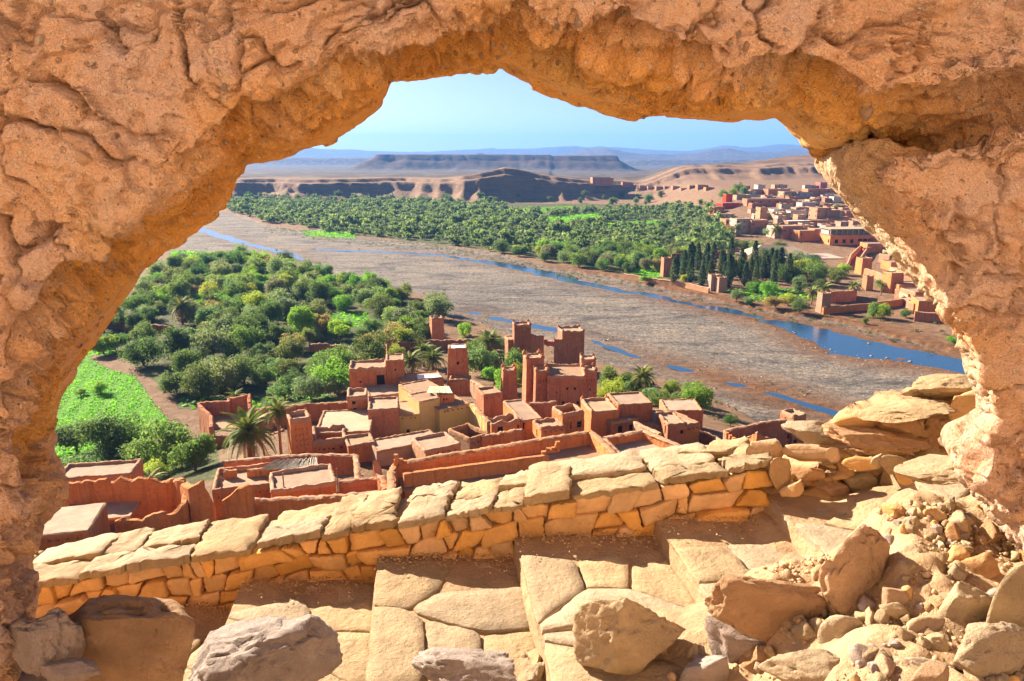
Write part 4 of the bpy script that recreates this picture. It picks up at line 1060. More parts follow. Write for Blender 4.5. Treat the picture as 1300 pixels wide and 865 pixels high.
    if not parapet:   # thin projecting eaves
        pv, pq = ring_wall([(p[0] * 1.02, p[1] * 1.02, H + 0.06) for p in top], 0.5, 0.22, True, 0.03, 0.8, seed + 12)
        link('eaves', mesh_np('eaves', pv, np.array(pq), [top_mat or M_COPE]), root)
    if merlon:
        for (px_, py_, pz_) in top:
            s = merlon
            V = np.array([(a * s * 0.5, b * s * 0.5, 0) for a, b in ((-1, -1), (1, -1), (1, 1), (-1, 1))] + [(a * s * 0.46, b * s * 0.46, s * 0.6) for a, b in ((-1, -1), (1, -1), (1, 1), (-1, 1))] +
                         [(a * s * 0.22, b * s * 0.22, s * 0.62) for a, b in ((-1, -1), (1, -1), (1, 1), (-1, 1))] + [(a * s * 0.18, b * s * 0.18, s * 1.15) for a, b in ((-1, -1), (1, -1), (1, 1), (-1, 1))], float)
            Q = [(12, 13, 14, 15)] + [(r * 4 + i, r * 4 + (i + 1) % 4, r * 4 + 4 + (i + 1) % 4, r * 4 + 4 + i) for r in range(3) for i in range(4)]
            link('merlon', mesh_np('merlon', V, np.array(Q), [top_mat or ADOBE[mat]], smooth_shade=False), root, loc=(px_, py_, pz_ - 0.12), rot=(0, 0, atan2(ex[1], ex[0])))
    return root, ex, ey, base, H
def px_house(name, label, cat, A, B, zr, depth, zb, **kw):
    """A, B: ends of the near roof edge in the photograph; zr, zb, depth in survey units."""
    a, b = at_z(*A, zr * S), at_z(*B, zr * S)
    e = (b - a)[:2]; W = float(np.linalg.norm(e)); ex = e / W
    return box_house(name, label, cat, a[:2], ex, W, depth * S, zr * S, zb * S, **kw)
_ws = [0]
def mud_wall(name, label, pts, thick=0.5, drop=3.0, mat='red', jag=0.10, cat='mud wall', group=None, closed=False, cope=True, zs=None):
    """pts: (u, v, z of the top in survey units)."""
    _ws[0] += 13
    P = np.array([(*at_z(u, v, z * S)[:2], z * S) for u, v, z in pts])
    base = np.array([P[:, 0].mean(), P[:, 1].mean(), P[:, 2].min() - drop])
    root = thing(name, label, cat, tuple(base), 0, group)
    V, Q = ring_wall(P - base, thick, drop, closed, jag, 0.35, _ws[0])
    e_ = V + base; V = V + np.stack([.09 * vnoise(e_ * 1.7, 3), .09 * vnoise(e_ * 1.7, 4), .07 * vnoise(e_ * 2.3, 5)], -1)
    link('wall', mesh_np('wall', V, np.array(Q), [ADOBE[mat]], smooth_shade=False), root)
    if cope and cat != 'ruin':
        P2 = P - base; P2[:, 2] += 0.035
        V, Q = ring_wall(P2, thick * 1.1, 0.16, closed, jag, 0.28, _ws[0])
        e_ = V + base; V = V + np.stack([.10 * vnoise(e_ * 3.1, 3), .10 * vnoise(e_ * 3.1, 4), .09 * vnoise(e_ * 2.7, 5) + .05 * vnoise(e_ * 6.3, 6)], -1)
        link('coping', mesh_np('coping', V, np.array(Q), [M_COPE]), root)
    return root, base
def floor_slab(root, base, pts, z, mat=M_ROOF, name='floor'):
    """terrace between walls; pts: photograph pixels on level z."""
    P = np.array([at_z(u, v, z * S) for u, v in pts]) - base
    c = P.mean(0); n = len(P); V = [c] + list(P) + [p - np.array([0, 0, .25]) for p in P]
    T = [(0, 1 + i, 1 + (i + 1) % n) for i in range(n)]; Q = [(1 + i, 1 + n + i, 1 + n + (i + 1) % n, 1 + (i + 1) % n) for i in range(n)]
    return link(name, mesh_np(name, np.array(V), [np.array(T), np.array(Q)], [mat], smooth_shade=False), root)

# -- the nearest roofs, just below the parapet -------------------------------------------------
g_ = lambda u, v: ground(*at_z(u, v, 12 * S)[:2]) / S
px_house('lean_to_house', 'low mud house with a wide shaded flat roof and bare orange end wall', 'house', (20, 684), (112, 674), 17.0, 4.2, 12, mat='orange', parapet=0, seed=3)
r, b = mud_wall('ruined_house', 'roofless ruined mud house with broken jagged walls', [(70, 613, 16.6), (130, 610, 16.6), (190, 607, 16.7), (205, 612, 16.3), (222, 611, 16.2), (233, 607, 17.0), (238, 617, 16.2), (233, 640, 15.8), (215, 652, 15.6), (180, 657, 15.5), (145, 659, 15.5)], 0.7, 4.5, 'orange', 0.40, 'ruin')
floor_slab(r, b, [(80, 628), (190, 622), (165, 655), (100, 662)], 14.8)
V, Q = ring_wall(np.array([(*at_z(u, v, z * S)[:2], z * S) for u, v, z in [(233, 615, 16.4), (243, 616, 17.2), (256, 613, 17.6), (262, 624, 16.9), (268, 640, 15.6)]]) - b, 0.8, 4.5, False, 0.25, 0.5, 77)
link('broken_wall', mesh_np('broken_wall', V, np.array(Q), [ADOBE['orange']], smooth_shade=False), r)
V, Q = ring_wall(np.array([(*at_z(u, v, z * S)[:2], z * S) for u, v, z in [(285, 632, 16.0), (303, 618, 17.2), (316, 613, 17.6), (319, 640, 15.4)]]) - b, 0.8, 4.5, False, 0.2, 0.5, 78)
link('broken_wall', mesh_np('broken_wall', V, np.array(Q), [ADOBE['orange']], smooth_shade=False), r)
px_house('flat_roof_house', 'long low mud house with a sunlit flat roof behind the roofless ruin', 'house', (66, 608), (166, 601), 15.6, 3.2, 10, mat='orange', parapet=0.3, seed=5)
mud_wall('mud_wall', 'low lumpy-topped mud wall in front of the orange roofs', [(316, 634, 15.6), (345, 633, 15.6), (410, 630, 15.6), (450, 628, 15.6), (492, 625, 15.6)], 0.6, 4.0, 'orange', 0.14)
px_house('orange_house', 'bright orange mud house with roof partitions and a row of small holes', 'house', (269, 622), (346, 613), 14.6, 4.6, 9, mat='orange', front=[(0.28, 0.5, .16, .2), (0.4, 0.5, .16, .2), (0.16, 0.5, .16, .2), (0.54, 0.5, .16, .2)], parapet=0.55, seed=7)
mud_wall('roof_partition', 'low orange partition across the orange house roof with a gap', [(283, 598, 14.9), (300, 597, 14.9)], 0.4, 1.3, 'orange', 0.05)
mud_wall('roof_partition', 'longer orange partition beside the gap on the orange house roof', [(314, 596, 14.9), (349, 593, 14.9)], 0.4, 1.3, 'orange', 0.05)
mud_wall('mud_wall', 'pale-topped back wall of the orange roofs', [(284, 586, 14.3), (330, 581, 14.3), (384, 577, 14.3), (450, 577, 14.3)], 0.5, 2.6, 'red', 0.05)
mud_wall('mud_wall', 'short bleached wall running from the back wall beside the reed roof', [(451, 577, 14.3), (453, 590, 14.3), (454, 607, 14.2)], 0.6, 2.6, 'pink', 0.05)
px_house('orange_house', 'square orange mud house with a lumpy sunlit roof in front of the reed roof', 'house', (344, 623), (427, 611), 15.0, 4.0, 9.5, mat='orange', parapet=0.35, jag=0.12, seed=9)
def reed_roof():
    a = at_z(338, 602, 14.9 * S); rs = np.random.RandomState(3)
    root = thing('reed_roof', 'shelter roof of grey dry reeds between the orange roofs', 'shelter', (a[0], a[1], 13.0 * S))
    base = np.array([a[0], a[1], 13.0 * S]); P0, P1 = at_z(330, 597, 14.9 * S), at_z(404, 593, 14.9 * S); Q0, Q1 = at_z(352, 587, 14.9 * S), at_z(402, 584, 14.9 * S)
    for i in range(64):
        t = (i + rs.uniform(-.3, .3)) / 63; p = P0 + (P1 - P0) * t; q = Q0 + (Q1 - Q0) * t + rs.normal(size=3) * np.array([.18, .15, .05])
        r_ = 0.05; V = []
        for c in (p, q):
            for k in range(4): V.append(c - base + np.array([r_ * cos(k * pi / 2) * 1.3, 0, r_ * sin(k * pi / 2) + (0.25 if c is q else 0)]))
        Q = [(k, (k + 1) % 4, 4 + (k + 1) % 4, 4 + k) for k in range(4)] + [(3, 2, 1, 0), (4, 5, 6, 7)]
        link('reed', mesh_np('reed', np.array(V), np.array(Q), [M_REED], smooth_shade=False), root)
    for c in (P0, P1, Q0, Q1):
        V = [(c - base + np.array([sx_ * .07, sy_ * .07, zz])) for zz in (-2.2, 0.0) for sx_, sy_ in ((-1, -1), (1, -1), (1, 1), (-1, 1))]
        Q = [(k, (k + 1) % 4, 4 + (k + 1) % 4, 4 + k) for k in range(4)] + [(4, 5, 6, 7)]
        link('post', mesh_np('post', np.array(V), np.array(Q), [M_WOOD], smooth_shade=False), root)
reed_roof()
for (u, v, h, lab) in ((283, 632, 2.4, 'thin wooden pole standing against the corner of the bright orange house'), (361, 626, 2.4, 'thin wooden pole before the square orange house'), (429, 622, 2.6, 'thin wooden pole at the right corner of the square orange house')):
    c = at_z(u, v, 14.2 * S); V = [(sx_ * .06, sy_ * .06, zz) for zz in (-1.0, h) for sx_, sy_ in ((-1, -1), (1, -1), (1, 1), (-1, 1))]
    root = link('wooden_pole', mesh_np('wooden_pole', np.array(V), np.array([(k, (k + 1) % 4, 4 + (k + 1) % 4, 4 + k) for k in range(4)] + [(4, 5, 6, 7)]), [M_WOOD], smooth_shade=False), loc=c); tag(root, lab, 'pole')
# small walls right of the orange roofs
mud_wall('mud_wall', 'brown low wall of a small yard beside the bleached coping', [(430, 611, 14.6), (455, 609, 14.6), (478, 606, 14.6)], 0.5, 2.2, 'brown', 0.08)
mud_wall('broken_wall', 'crumbled end of wall with loose blocks beside the long roof', [(476, 588, 15.2), (480, 598, 14.6), (486, 610, 14.2), (490, 620, 14.5)], 0.7, 3.0, 'orange', 0.35)
# long roof with two parallel walls
r, b = mud_wall('long_house', 'long mud house with two parallel walls round its flat roof, right below the parapet', [(498, 634, 15.8), (496, 600, 15.8), (503, 588, 15.9), (560, 578, 15.9), (640, 565, 15.9), (700, 555, 15.9), (750, 547, 15.9), (770, 565, 15.9), (798, 592, 15.9)], 0.75, 4.5, 'orange', 0.05, 'house')
floor_slab(r, b, [(505, 600), (745, 560), (792, 600), (640, 612), (510, 622)], 14.6)
V, Q = ring_wall(np.array([(*at_z(u, v, z * S)[:2], z * S) for u, v, z in [(512, 601, 15.8), (600, 589, 15.8), (696, 577, 15.8)]]) - b, 0.7, 3.2, False, 0.05, 0.5, 79)
link('inner_wall', mesh_np('inner_wall', V, np.array(Q), [ADOBE['orange']], smooth_shade=False), r)
def block_heap(spots, lab, z0, sz=0.34):
    c0 = at_z(*spots[0][:2], z0 * S); root = thing('brick_stack', lab, 'brick stack', tuple(c0)); rs = np.random.RandomState(int(spots[0][0]))
    for u, v, k in spots:
        c = at_z(u, v, z0 * S) - c0; s = sz
        V = np.array([(sx_ * s * .7, sy_ * s * .6, zz * s) for zz in (0, .9) for sx_, sy_ in ((-1, -1), (1, -1), (1, 1), (-1, 1))], float)
        link('mud_brick', mesh_np('mud_brick', V, np.array([(j, (j + 1) % 4, 4 + (j + 1) % 4, 4 + j) for j in range(4)] + [(4, 5, 6, 7), (3, 2, 1, 0)]), [ADOBE['orange']], smooth_shade=False), root, loc=(c[0], c[1], k * s * .92), rot=(0, 0, rs.uniform(-.3, .3)))
block_heap([(690, 576, 0), (695, 575, 0), (700, 574, 0), (705, 574, 0), (696, 575, 1), (702, 574, 1), (708, 573, 0), (708, 573, 1), (707, 573, 2), (708, 573, 3)], 'stepped stack of mud bricks at the end of the inner roof wall', 15.8)
block_heap([(503, 590, 0), (509, 589, 0), (514, 588, 0), (503, 590, 1), (509, 589, 1), (504, 590, 2), (503, 590, 3)], 'stack of orange mud bricks on the corner of the long house', 15.9)
r, b = mud_wall('roof_court', 'square roof court with thick sunlit walls beside the long house', [(766, 556, 15.2), (790, 551, 15.2), (817, 546, 15.2), (845, 558, 15.2), (868, 567, 15.2), (850, 585, 15.2), (800, 590, 15.2), (766, 556, 15.2)], 0.75, 4.5, 'orange', 0.06, 'house')
floor_slab(r, b, [(770, 562), (816, 553), (850, 566), (846, 582), (800, 586)], 14.3)
# houses right of it
px_house('arched_house', 'mud house whose shaded court has two dark arched openings', 'house', (751, 523), (786, 521), 12.6, 5, 8, mat='orange', parapet=0.4, jag=0.12, merlon=0.5, seed=13)
r, ex, ey, bs, H = px_house('arcade_house', 'low mud house with two round-headed doorways behind the square court', 'house', (776, 536), (812, 531), 11.6, 3, 8, mat='brown', parapet=0.3, front=[(0.33, 0.75, .8, 1.3), (0.33, 0.62, .56, .14), (0.72, 0.75, .8, 1.3), (0.72, 0.62, .56, .14)], seed=15)
px_house('square_house', 'square mud house with a pale flat roof and low annex, above the arched court', 'house', (785, 514), (829, 511.5), 13.0, 4.5, 7.5, mat='red', parapet=0.25, seed=17)
px_house('annex', 'small mud annex against the square house', 'annex', (794, 524), (808, 523), 11.8, 1.6, 9, mat='red', parapet=0.2, seed=19)
mud_wall('mud_wall', 'sunlit diagonal wall right of the square house', [(806, 535, 11.7), (820, 542, 11.9), (838, 550, 12.4)], 0.6, 3, 'pink', 0.06)
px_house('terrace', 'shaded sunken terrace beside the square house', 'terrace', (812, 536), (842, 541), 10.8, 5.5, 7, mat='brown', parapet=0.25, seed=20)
px_house('patched_house', 'mud house with an untidy patched roof and one small window', 'house', (848, 539), (871, 538), 12.0, 4.2, 8, mat='red', front=[(0.78, 0.9, .55, .6)], left=[(0.8, .5, .5, 1.3)], parapet=0.3, jag=0.16, seed=21)
px_house('patched_house', 'low extension with an open roof hatch behind the patched house', 'house', (870, 540), (889, 536), 11.3, 4.6, 8, mat='orange', parapet=0.35, jag=0.12, seed=23)
px_house('flat_house', 'wide flat roof of broken mud behind the patched house', 'house', (846, 521), (893, 521), 10.6, 4.5, 6.5, mat='red', parapet=0.15, jag=0.1, seed=25)
mud_wall('yard_wall', 'shaded wall of the open yard before the crenellated enclosure', [(886, 546, 9.6), (905, 553, 9.8), (918, 560, 10.2)], 0.5, 2.5, 'brown', 0.08)
r, b = mud_wall('crenellated_enclosure', 'long mud enclosure wall with a toothed end, leading to a small fort tower', [(921, 562, 8.6), (921, 546, 8.9), (945, 541, 8.9), (970, 536, 8.9), (998, 532, 8.9)], 0.6, 4.6, 'brown', 0.08, 'enclosure')
for k in range(7):
    c = at_z(923 + k * 4.2, 553 + k * 3.2, 8.8 * S) - b; V = np.array([(sx_ * .22, sy_ * .22, zz) for zz in (-3, .5) for sx_, sy_ in ((-1, -1), (1, -1), (1, 1), (-1, 1))], float)
    link('merlon', mesh_np('merlon', V, np.array([(j, (j + 1) % 4, 4 + (j + 1) % 4, 4 + j) for j in range(4)] + [(4, 5, 6, 7)]), [ADOBE['orange']], smooth_shade=False), r, loc=tuple(c))
mud_wall('mud_wall', 'stepped broken wall stub in front of the enclosure', [(946, 557, 9.0), (957, 552, 10.0), (962, 549, 10.6), (967, 553, 9.9), (978, 557, 9.0)], 0.6, 3.5, 'orange', 0.12)
px_house('fort_tower', 'small square ruined fort tower with two windows at the enclosure end', 'tower', (1008, 528), (1024, 526), 9.2, 2.6, 3.5, mat='red', taper=0.06, front=[(0.42, 1.1, .55, 1.0), (0.42, 2.6, .55, .5), (0.3, 4.2, .6, .7)], left=[(0.4, .8, .5, .8)], parapet=0.5, jag=0.25, seed=27)
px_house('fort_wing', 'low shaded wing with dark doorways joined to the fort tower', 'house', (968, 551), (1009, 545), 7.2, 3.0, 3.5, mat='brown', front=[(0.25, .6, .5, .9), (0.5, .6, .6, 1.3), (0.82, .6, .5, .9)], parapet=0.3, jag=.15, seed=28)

# -- the row round the yellow house ------------------------------------------------------------
px_house('slit_tower', 'square orange tower pierced by rows of tiny holes and one window', 'tower', (368, 533), (395, 529), 15.0, 2.6, 9.5, mat='orange', taper=0.05,
         front=[(f, t, .14, .2) for t in (1.3, 2.1, 2.9, 3.7) for f in (.25, .42, .58, .75)] + [(0.52, 4.9, .42, .55)], parapet=0.6, jag=.14, merlon=0.35, seed=31)
px_house('roofless_house', 'roofless orange house with small windows joined to the slit tower', 'house', (396, 561), (440, 557), 12.2, 4.4, 8.5, mat='orange', front=[(.2, .9, .16, .25), (.34, .9, .28, .3), (.48, .9, .16, .25), (.6, .9, .32, .3), (.85, .8, .25, .3)], parapet=0.9, pthick=0.55, jag=.3, open_roof=True, seed=33)
px_house('corner_house', 'orange house with a pale patch on its roof beside the roofless house', 'house', (442, 566), (477, 561), 12.2, 3.0, 7.5, mat='orange', parapet=0.3, jag=.08, front=[(0.3, 3.2, .4, .6)], seed=35)
px_house('terrace_house', 'broad sunlit terrace roof in front of the two-window tower', 'house', (399, 550), (470, 547), 11.9, 7.5, 8.5, mat='red', parapet=0.16, jag=.04, roof=mat_earth('pale_roof', (0.48, 0.355, 0.235), 0.15, 'world', 0.5, 0.5, rnd=0), seed=37)
px_house('two_window_tower', 'squat mud tower with two dark square openings one above the other', 'tower', (440.5, 503), (466, 501.5), 13.6, 3.2, 9.5, mat='red', front=[(0.32, .75, .5, .55), (0.36, 1.9, .5, 1.15)], parapet=0.5, jag=.2, taper=.02, seed=39)
px_house('rounded_house', 'tall blank orange-brown house with a pale flat roof beside the yellow house', 'house', (467, 520), (506, 518), 13.0, 4.4, 7.0, mat='brown', parapet=0.28, taper=0.03, roof=M_ROOF, seed=41)
px_house('yellow_house', 'low yellow-plastered wing with a reddish roof between tall houses', 'house', (507, 528), (533, 526), 11.5, 5.5, 7.5, mat='yellow', parapet=0.12, front=[(0.4, 2.4, .5, .8)], seed=43)
px_house('yellow_house', 'tall yellow-plastered block with a dark window at its foot', 'house', (532, 510), (558, 505), 13.0, 3.4, 7.5, mat='yellow', parapet=0.12, front=[(0.9, 5.3, .6, .9)], seed=45)
px_house('yellow_house', 'wide yellow-plastered house with a shaded terrace roof and two dark windows', 'house', (558, 520), (597, 512), 12.0, 12.0, 7.5, mat='yellow', parapet=0.16, front=[(0.16, 4.0, .75, 1.1), (0.72, 4.4, .6, .7)], seed=47)
mud_wall('yellow_wall', 'yellow courtyard wall with its sunlit side beside the wide yellow house', [(598, 511, 12.2), (608, 521, 12.0), (620, 535, 11.6)], 0.6, 5, 'yellow', 0.05)
px_house('shed', 'low brown shed with a flat roof at the foot of the yellow wing', 'shed', (508, 541), (533, 538), 10.0, 1.8, 7.5, mat='brown', parapet=0.1, seed=49)
px_house('roof_hut', 'little orange hut with two holes on the wide yellow house roof', 'hut', (559, 502), (577, 500), 13.0, 2.0, 11.6, mat='orange', front=[(.25, .55, .3, .4), (.45, .55, .3, .4)], parapet=0.1, seed=51)
def sheet_cover(lab, pts, z, n, nm='cover_sheet', m=M_TIN):
    c = at_z(*np.mean(pts, 0), z * S); rs = np.random.RandomState(int(pts[0][0])); root = thing(nm, lab, 'roof cover', tuple(c)); P = np.array([at_z(u, v, z * S) for u, v in pts]) - c
    for i in range(n):
        for j in range(2):
            def q(a, b): return (P[0] * (1 - a) + P[1] * a) * (1 - b) + (P[3] * (1 - a) + P[2] * a) * b
            a0, a1, b0, b1 = i / n + .01, (i + 1) / n - .01, j / 2, (j + 1) / 2 - .02; zz = rs.uniform(0, .08)
            V = np.array([q(a, b) + np.array([0, 0, zz + h]) for h in (0, .05) for a, b in ((a0, b0), (a1, b0), (a1, b1), (a0, b1))])
            link('sheet', mesh_np('sheet', V, np.array([(k, (k + 1) % 4, 4 + (k + 1) % 4, 4 + k) for k in range(4)] + [(4, 5, 6, 7)]), [m], smooth_shade=False), root)
sheet_cover('mottled greenish-white cover of sheets over the little orange hut', [(542, 499), (575, 500), (570, 491), (545, 491)], 13.2, 4, m=mat_earth('mossy_sheet', (0.55, 0.58, 0.36), 0.35, 'world', 2.5, 0.4, rnd=0.2))
px_house('upper_house', 'mud house with a large dark opening and ragged parapet beside the grove', 'house', (443, 468), (490, 466), 12.4, 4.5, 6.5, mat='red', front=[(0.29, 2.4, .35, .4), (0.84, 1.4, 1.5, 2.2)], parapet=0.5, jag=.25, seed=53)
px_house('upper_house', 'taller flat-roofed end of the ragged-parapet house', 'house', (490, 457.5), (513, 456.5), 13.4, 3.5, 6.5, mat='red', front=[(0.5, 1.7, .35, .4)], parapet=0.2, seed=55)
px_house('blue_shaded_terrace', 'shaded terrace in front of the ragged-parapet house', 'terrace', (468, 503), (530, 497), 9.9, 9, 6.5, mat='brown', parapet=0.2, seed=56)
px_house('long_low_house', 'long low mud house with two white sheets on its roof', 'house', (508.5, 485), (563, 480), 10.8, 4.0, 6.5, mat='red', parapet=0.2, front=[(0.8, .7, .4, .3)], seed=57)
sheet_cover('two pale sheets lying on the long low mud roof', [(530, 482), (561, 479), (556, 475.5), (529, 477)], 10.95, 2)
px_house('plain_tower', 'tall tapering mud tower with one small window and a white roof', 'tower', (569, 442.5), (593, 442), 14.5, 2.6, 8, mat='red', taper=0.24, front=[(0.5, 2.6, .42, .6)], parapet=0.14, roof=M_TIN, seed=59)
px_house('annex', 'small open-topped annex at the foot of the plain white-roofed tower', 'annex', (570, 482), (597, 482), 10.6, 2.2, 8, mat='red', parapet=0.4, jag=.12, seed=61)
mud_wall('mud_wall', 'sunlit diagonal roof wall leading away from the plain tower', [(599, 482, 11.0), (612, 490, 11.1), (626, 498, 11.2)], 0.7, 3.2, 'pink', 0.12)
px_house('cube_house', 'small cubic mud house between the plain tower and the horned kasbah', 'house', (614, 501), (638, 498), 11.4, 3.0, 7, mat='red', parapet=0.3, jag=.1, seed=63)
px_house('horned_tower', 'free-standing tapering tower with horned corners beside the kasbah', 'tower', (639, 470.5), (655.5, 470), 12.6, 2.2, 5.5, mat='red', taper=0.34, parapet=0.3, merlon=0.65, left=[(.35, 2.0, .3, 1.4), (.68, 2.0, .3, 1.4)], seed=65)
px_house('skylight_house', 'house with a cracked pale flat roof and square skylight', 'house', (662, 534), (689, 531), 11.4, 7.5, 7, mat='orange', parapet=0.2, front=[(0.1, .3, .3, 1.2)], seed=67)
px_house('orange_ruin', 'bright orange roofless rooms with tall narrow piers', 'ruin', (624, 538), (661, 533), 11.6, 2.2, 8, mat='orange', parapet=0.7, open_roof=True, jag=.3, front=[(0.3, .5, .9, 1.4), (0.92, .4, .3, 1.2)], seed=69)
mud_wall('mud_wall', 'low orange wall before the bright orange ruin', [(611, 555, 11.8), (625, 551, 11.9), (645, 547, 12.2), (662, 545, 12.0)], 0.6, 2.5, 'orange', 0.12)
px_house('flat_house', 'pale flat roof with a raised rim, between the yellow house and the long house', 'house', (540, 572), (585, 563), 12.9, 4, 9, mat='pink', parapet=0.35, jag=.05, seed=71)
px_house('flat_house', 'long shaded flat roof at the foot of the yellow house', 'house', (478, 573), (560, 558), 12.0, 3.5, 8.5, mat='pink', parapet=0.18, jag=.04, seed=73)
px_house('small_court', 'small open court with a pale rim at the end of the yellow courtyard', 'house', (596, 557), (622, 549), 12.0, 4, 8.5, mat='pink', parapet=0.5, open_roof=True, jag=.06, seed=74)
px_house('cube_house', 'small orange house with a broken rim beside the skylight house', 'house', (687, 543), (717, 539), 12.0, 2.6, 8.5, mat='orange', parapet=0.4, jag=.2, left=[(.5, .8, .4, 1)], seed=75)
px_house('tall_ruin', 'tall narrow orange ruin with a dark arched gap', 'ruin', (714, 526), (742, 522), 13.0, 2.8, 8, mat='orange', parapet=0.5, jag=.25, front=[(0.78, 1.4, .8, 1.0), (.4, 1.2, .2, 1.2)], open_roof=True, seed=77)
mud_wall('mud_wall', 'long brown wall in front of the horned kasbah', [(672, 512, 10.2), (690, 511, 10.2), (706, 509, 10.2)], 0.6, 4, 'brown', 0.08)

# -- the horned kasbah -------------------------------------------------------------------------
holes = [(f, t, .12, .55) for t in (1.6,) for f in (.2, .4, .6, .8)]
px_house('kasbah_block', 'square main block of the horned kasbah with four small dark windows', 'kasbah', (695, 477), (744, 477), 11.6, 6.0, 4.5, mat='brown', taper=.02, front=[(0.52, 2.2, .42, .5), (0.72, 2.2, .42, .5), (0.42, 4.9, .42, .5), (0.8, 4.9, .42, .5), (.25, 3.0, .3, .3)], parapet=0.4, jag=.12, merlon=.4, roof=M_ROOF, seed=81)
px_house('kasbah_tower', 'front corner tower of the kasbah with slits and horned top, sunlit on one side', 'tower', (680.5, 471), (697, 470.5), 12.2, 2.3, 5.5, mat='red', taper=.14, front=holes, left=holes, parapet=.35, merlon=.65, seed=83)
px_house('kasbah_tower', 'tall front corner tower of the kasbah with blind windows facing the wash', 'tower', (742, 470.5), (758, 470), 12.2, 2.4, 4.0, mat='brown', taper=.08, front=holes + [(.5, 3.4, .3, .4), (.5, 7.5, .35, .35)], left=holes, parapet=.35, merlon=.65, seed=85)
px_house('kasbah_tower', 'tallest rear tower of the kasbah with a rounded horn', 'tower', (668.5, 455), (690, 454), 13.2, 2.8, 5.0, mat='red', taper=.12, front=[(.5, 2.0, .3, .4)], parapet=.3, merlon=.75, seed=87)
px_house('kasbah_tower', 'squat rear tower of the kasbah rising behind its roof', 'tower', (738, 456), (756.5, 456), 13.0, 2.4, 5.0, mat='brown', taper=.05, parapet=.3, merlon=.5, seed=89)
# -- shaded ruined gate by the wash -------------------------------------------------------------
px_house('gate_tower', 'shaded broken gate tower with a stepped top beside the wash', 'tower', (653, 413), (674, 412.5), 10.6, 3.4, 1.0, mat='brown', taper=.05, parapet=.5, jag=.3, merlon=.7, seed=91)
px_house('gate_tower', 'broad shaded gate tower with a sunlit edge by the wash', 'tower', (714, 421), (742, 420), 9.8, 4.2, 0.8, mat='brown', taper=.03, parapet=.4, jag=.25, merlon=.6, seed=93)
mud_wall('gate_wall', 'ruined wall with scalloped top between the gate towers, with a wide breach', [(674, 425, 8.6), (690, 427, 8.6)], 0.7, 8, 'brown', 0.2, 'wall')
mud_wall('gate_wall', 'ruined wall piece beside the broad gate tower', [(704, 429, 8.4), (714, 430, 8.4)], 0.7, 8, 'brown', 0.2, 'wall')
mud_wall('gate_wall', 'low scalloped curtain wall behind the breach', [(674, 428, 6.6), (690, 431, 6.4), (705, 433, 6.4), (716, 434, 6.4)], 0.7, 1.4, 'brown', 0.25, 'wall')
px_house('gate_house', 'low shaded block against the broken gate tower', 'house', (645, 431), (663, 430), 7.6, 3, 1.0, mat='brown', parapet=.3, jag=.2, seed=95)
mud_wall('grove_wall', 'low mud wall among the palms left of the gate', [(495, 436, 3.2), (540, 432, 3.2), (580, 432, 3.2), (612, 430, 3.4), (642, 430, 3.6)], 0.6, 3.0, 'brown', .2)
px_house('ruined_tower', 'slim ruined mud tower among the palms', 'tower', (548, 404), (563, 403), 7.0, 2.4, 0.6, mat='red', taper=.1, parapet=.4, jag=.4, seed=97)
px_house('ruined_tower', 'small ruined hut tower at the edge of the ploughed plot', 'tower', (491, 432), (504, 431), 4.6, 2.2, 0.6, mat='red', taper=.08, parapet=.4, jag=.4, front=[(.5, 1.6, .5, .9)], seed=99)
# -- walled yard by the palms ------------------------------------------------------------------
mud_wall('yard_wall', 'long straight garden wall behind the near palms', [(318, 520, 9.0), (345, 517, 9.0), (390, 513, 9.0), (441, 510, 9.0)], 0.6, 4.5, 'red', .08)
r, b = mud_wall('ruined_yard', 'roofless ruined room with a sunlit wall edge beside the near palms', [(268, 541, 8.2), (268, 528, 8.4), (252, 512, 8.6), (262, 510, 8.6), (290, 509, 8.8), (290, 506, 8.9), (316, 500, 9.6), (317, 517, 8.8)], 0.6, 5.0, 'red', .15, 'ruin')
floor_slab(r, b, [(272, 545), (270, 525), (290, 520), (315, 522), (308, 548)], 6.6)
mud_wall('yard_wall', 'low brown terrace wall under the near palms', [(262, 556, 6.8), (290, 552, 6.9), (345, 552, 7.0), (360, 545, 7.2)], 0.6, 4.0, 'brown', .12)
mud_wall('grove_wall', 'weathered wall crossing the grove above the green field', [(130, 405, 2.6), (160, 410, 2.6), (196, 412, 2.6), (224, 416, 2.4)], 0.6, 3.0, 'brown', .2)
mud_wall('grove_wall', 'reddish bank wall in the middle of the grove', [(392, 437, 2.6), (412, 436, 2.8), (440, 440, 2.4)], 0.6, 3.0, 'red', .25)
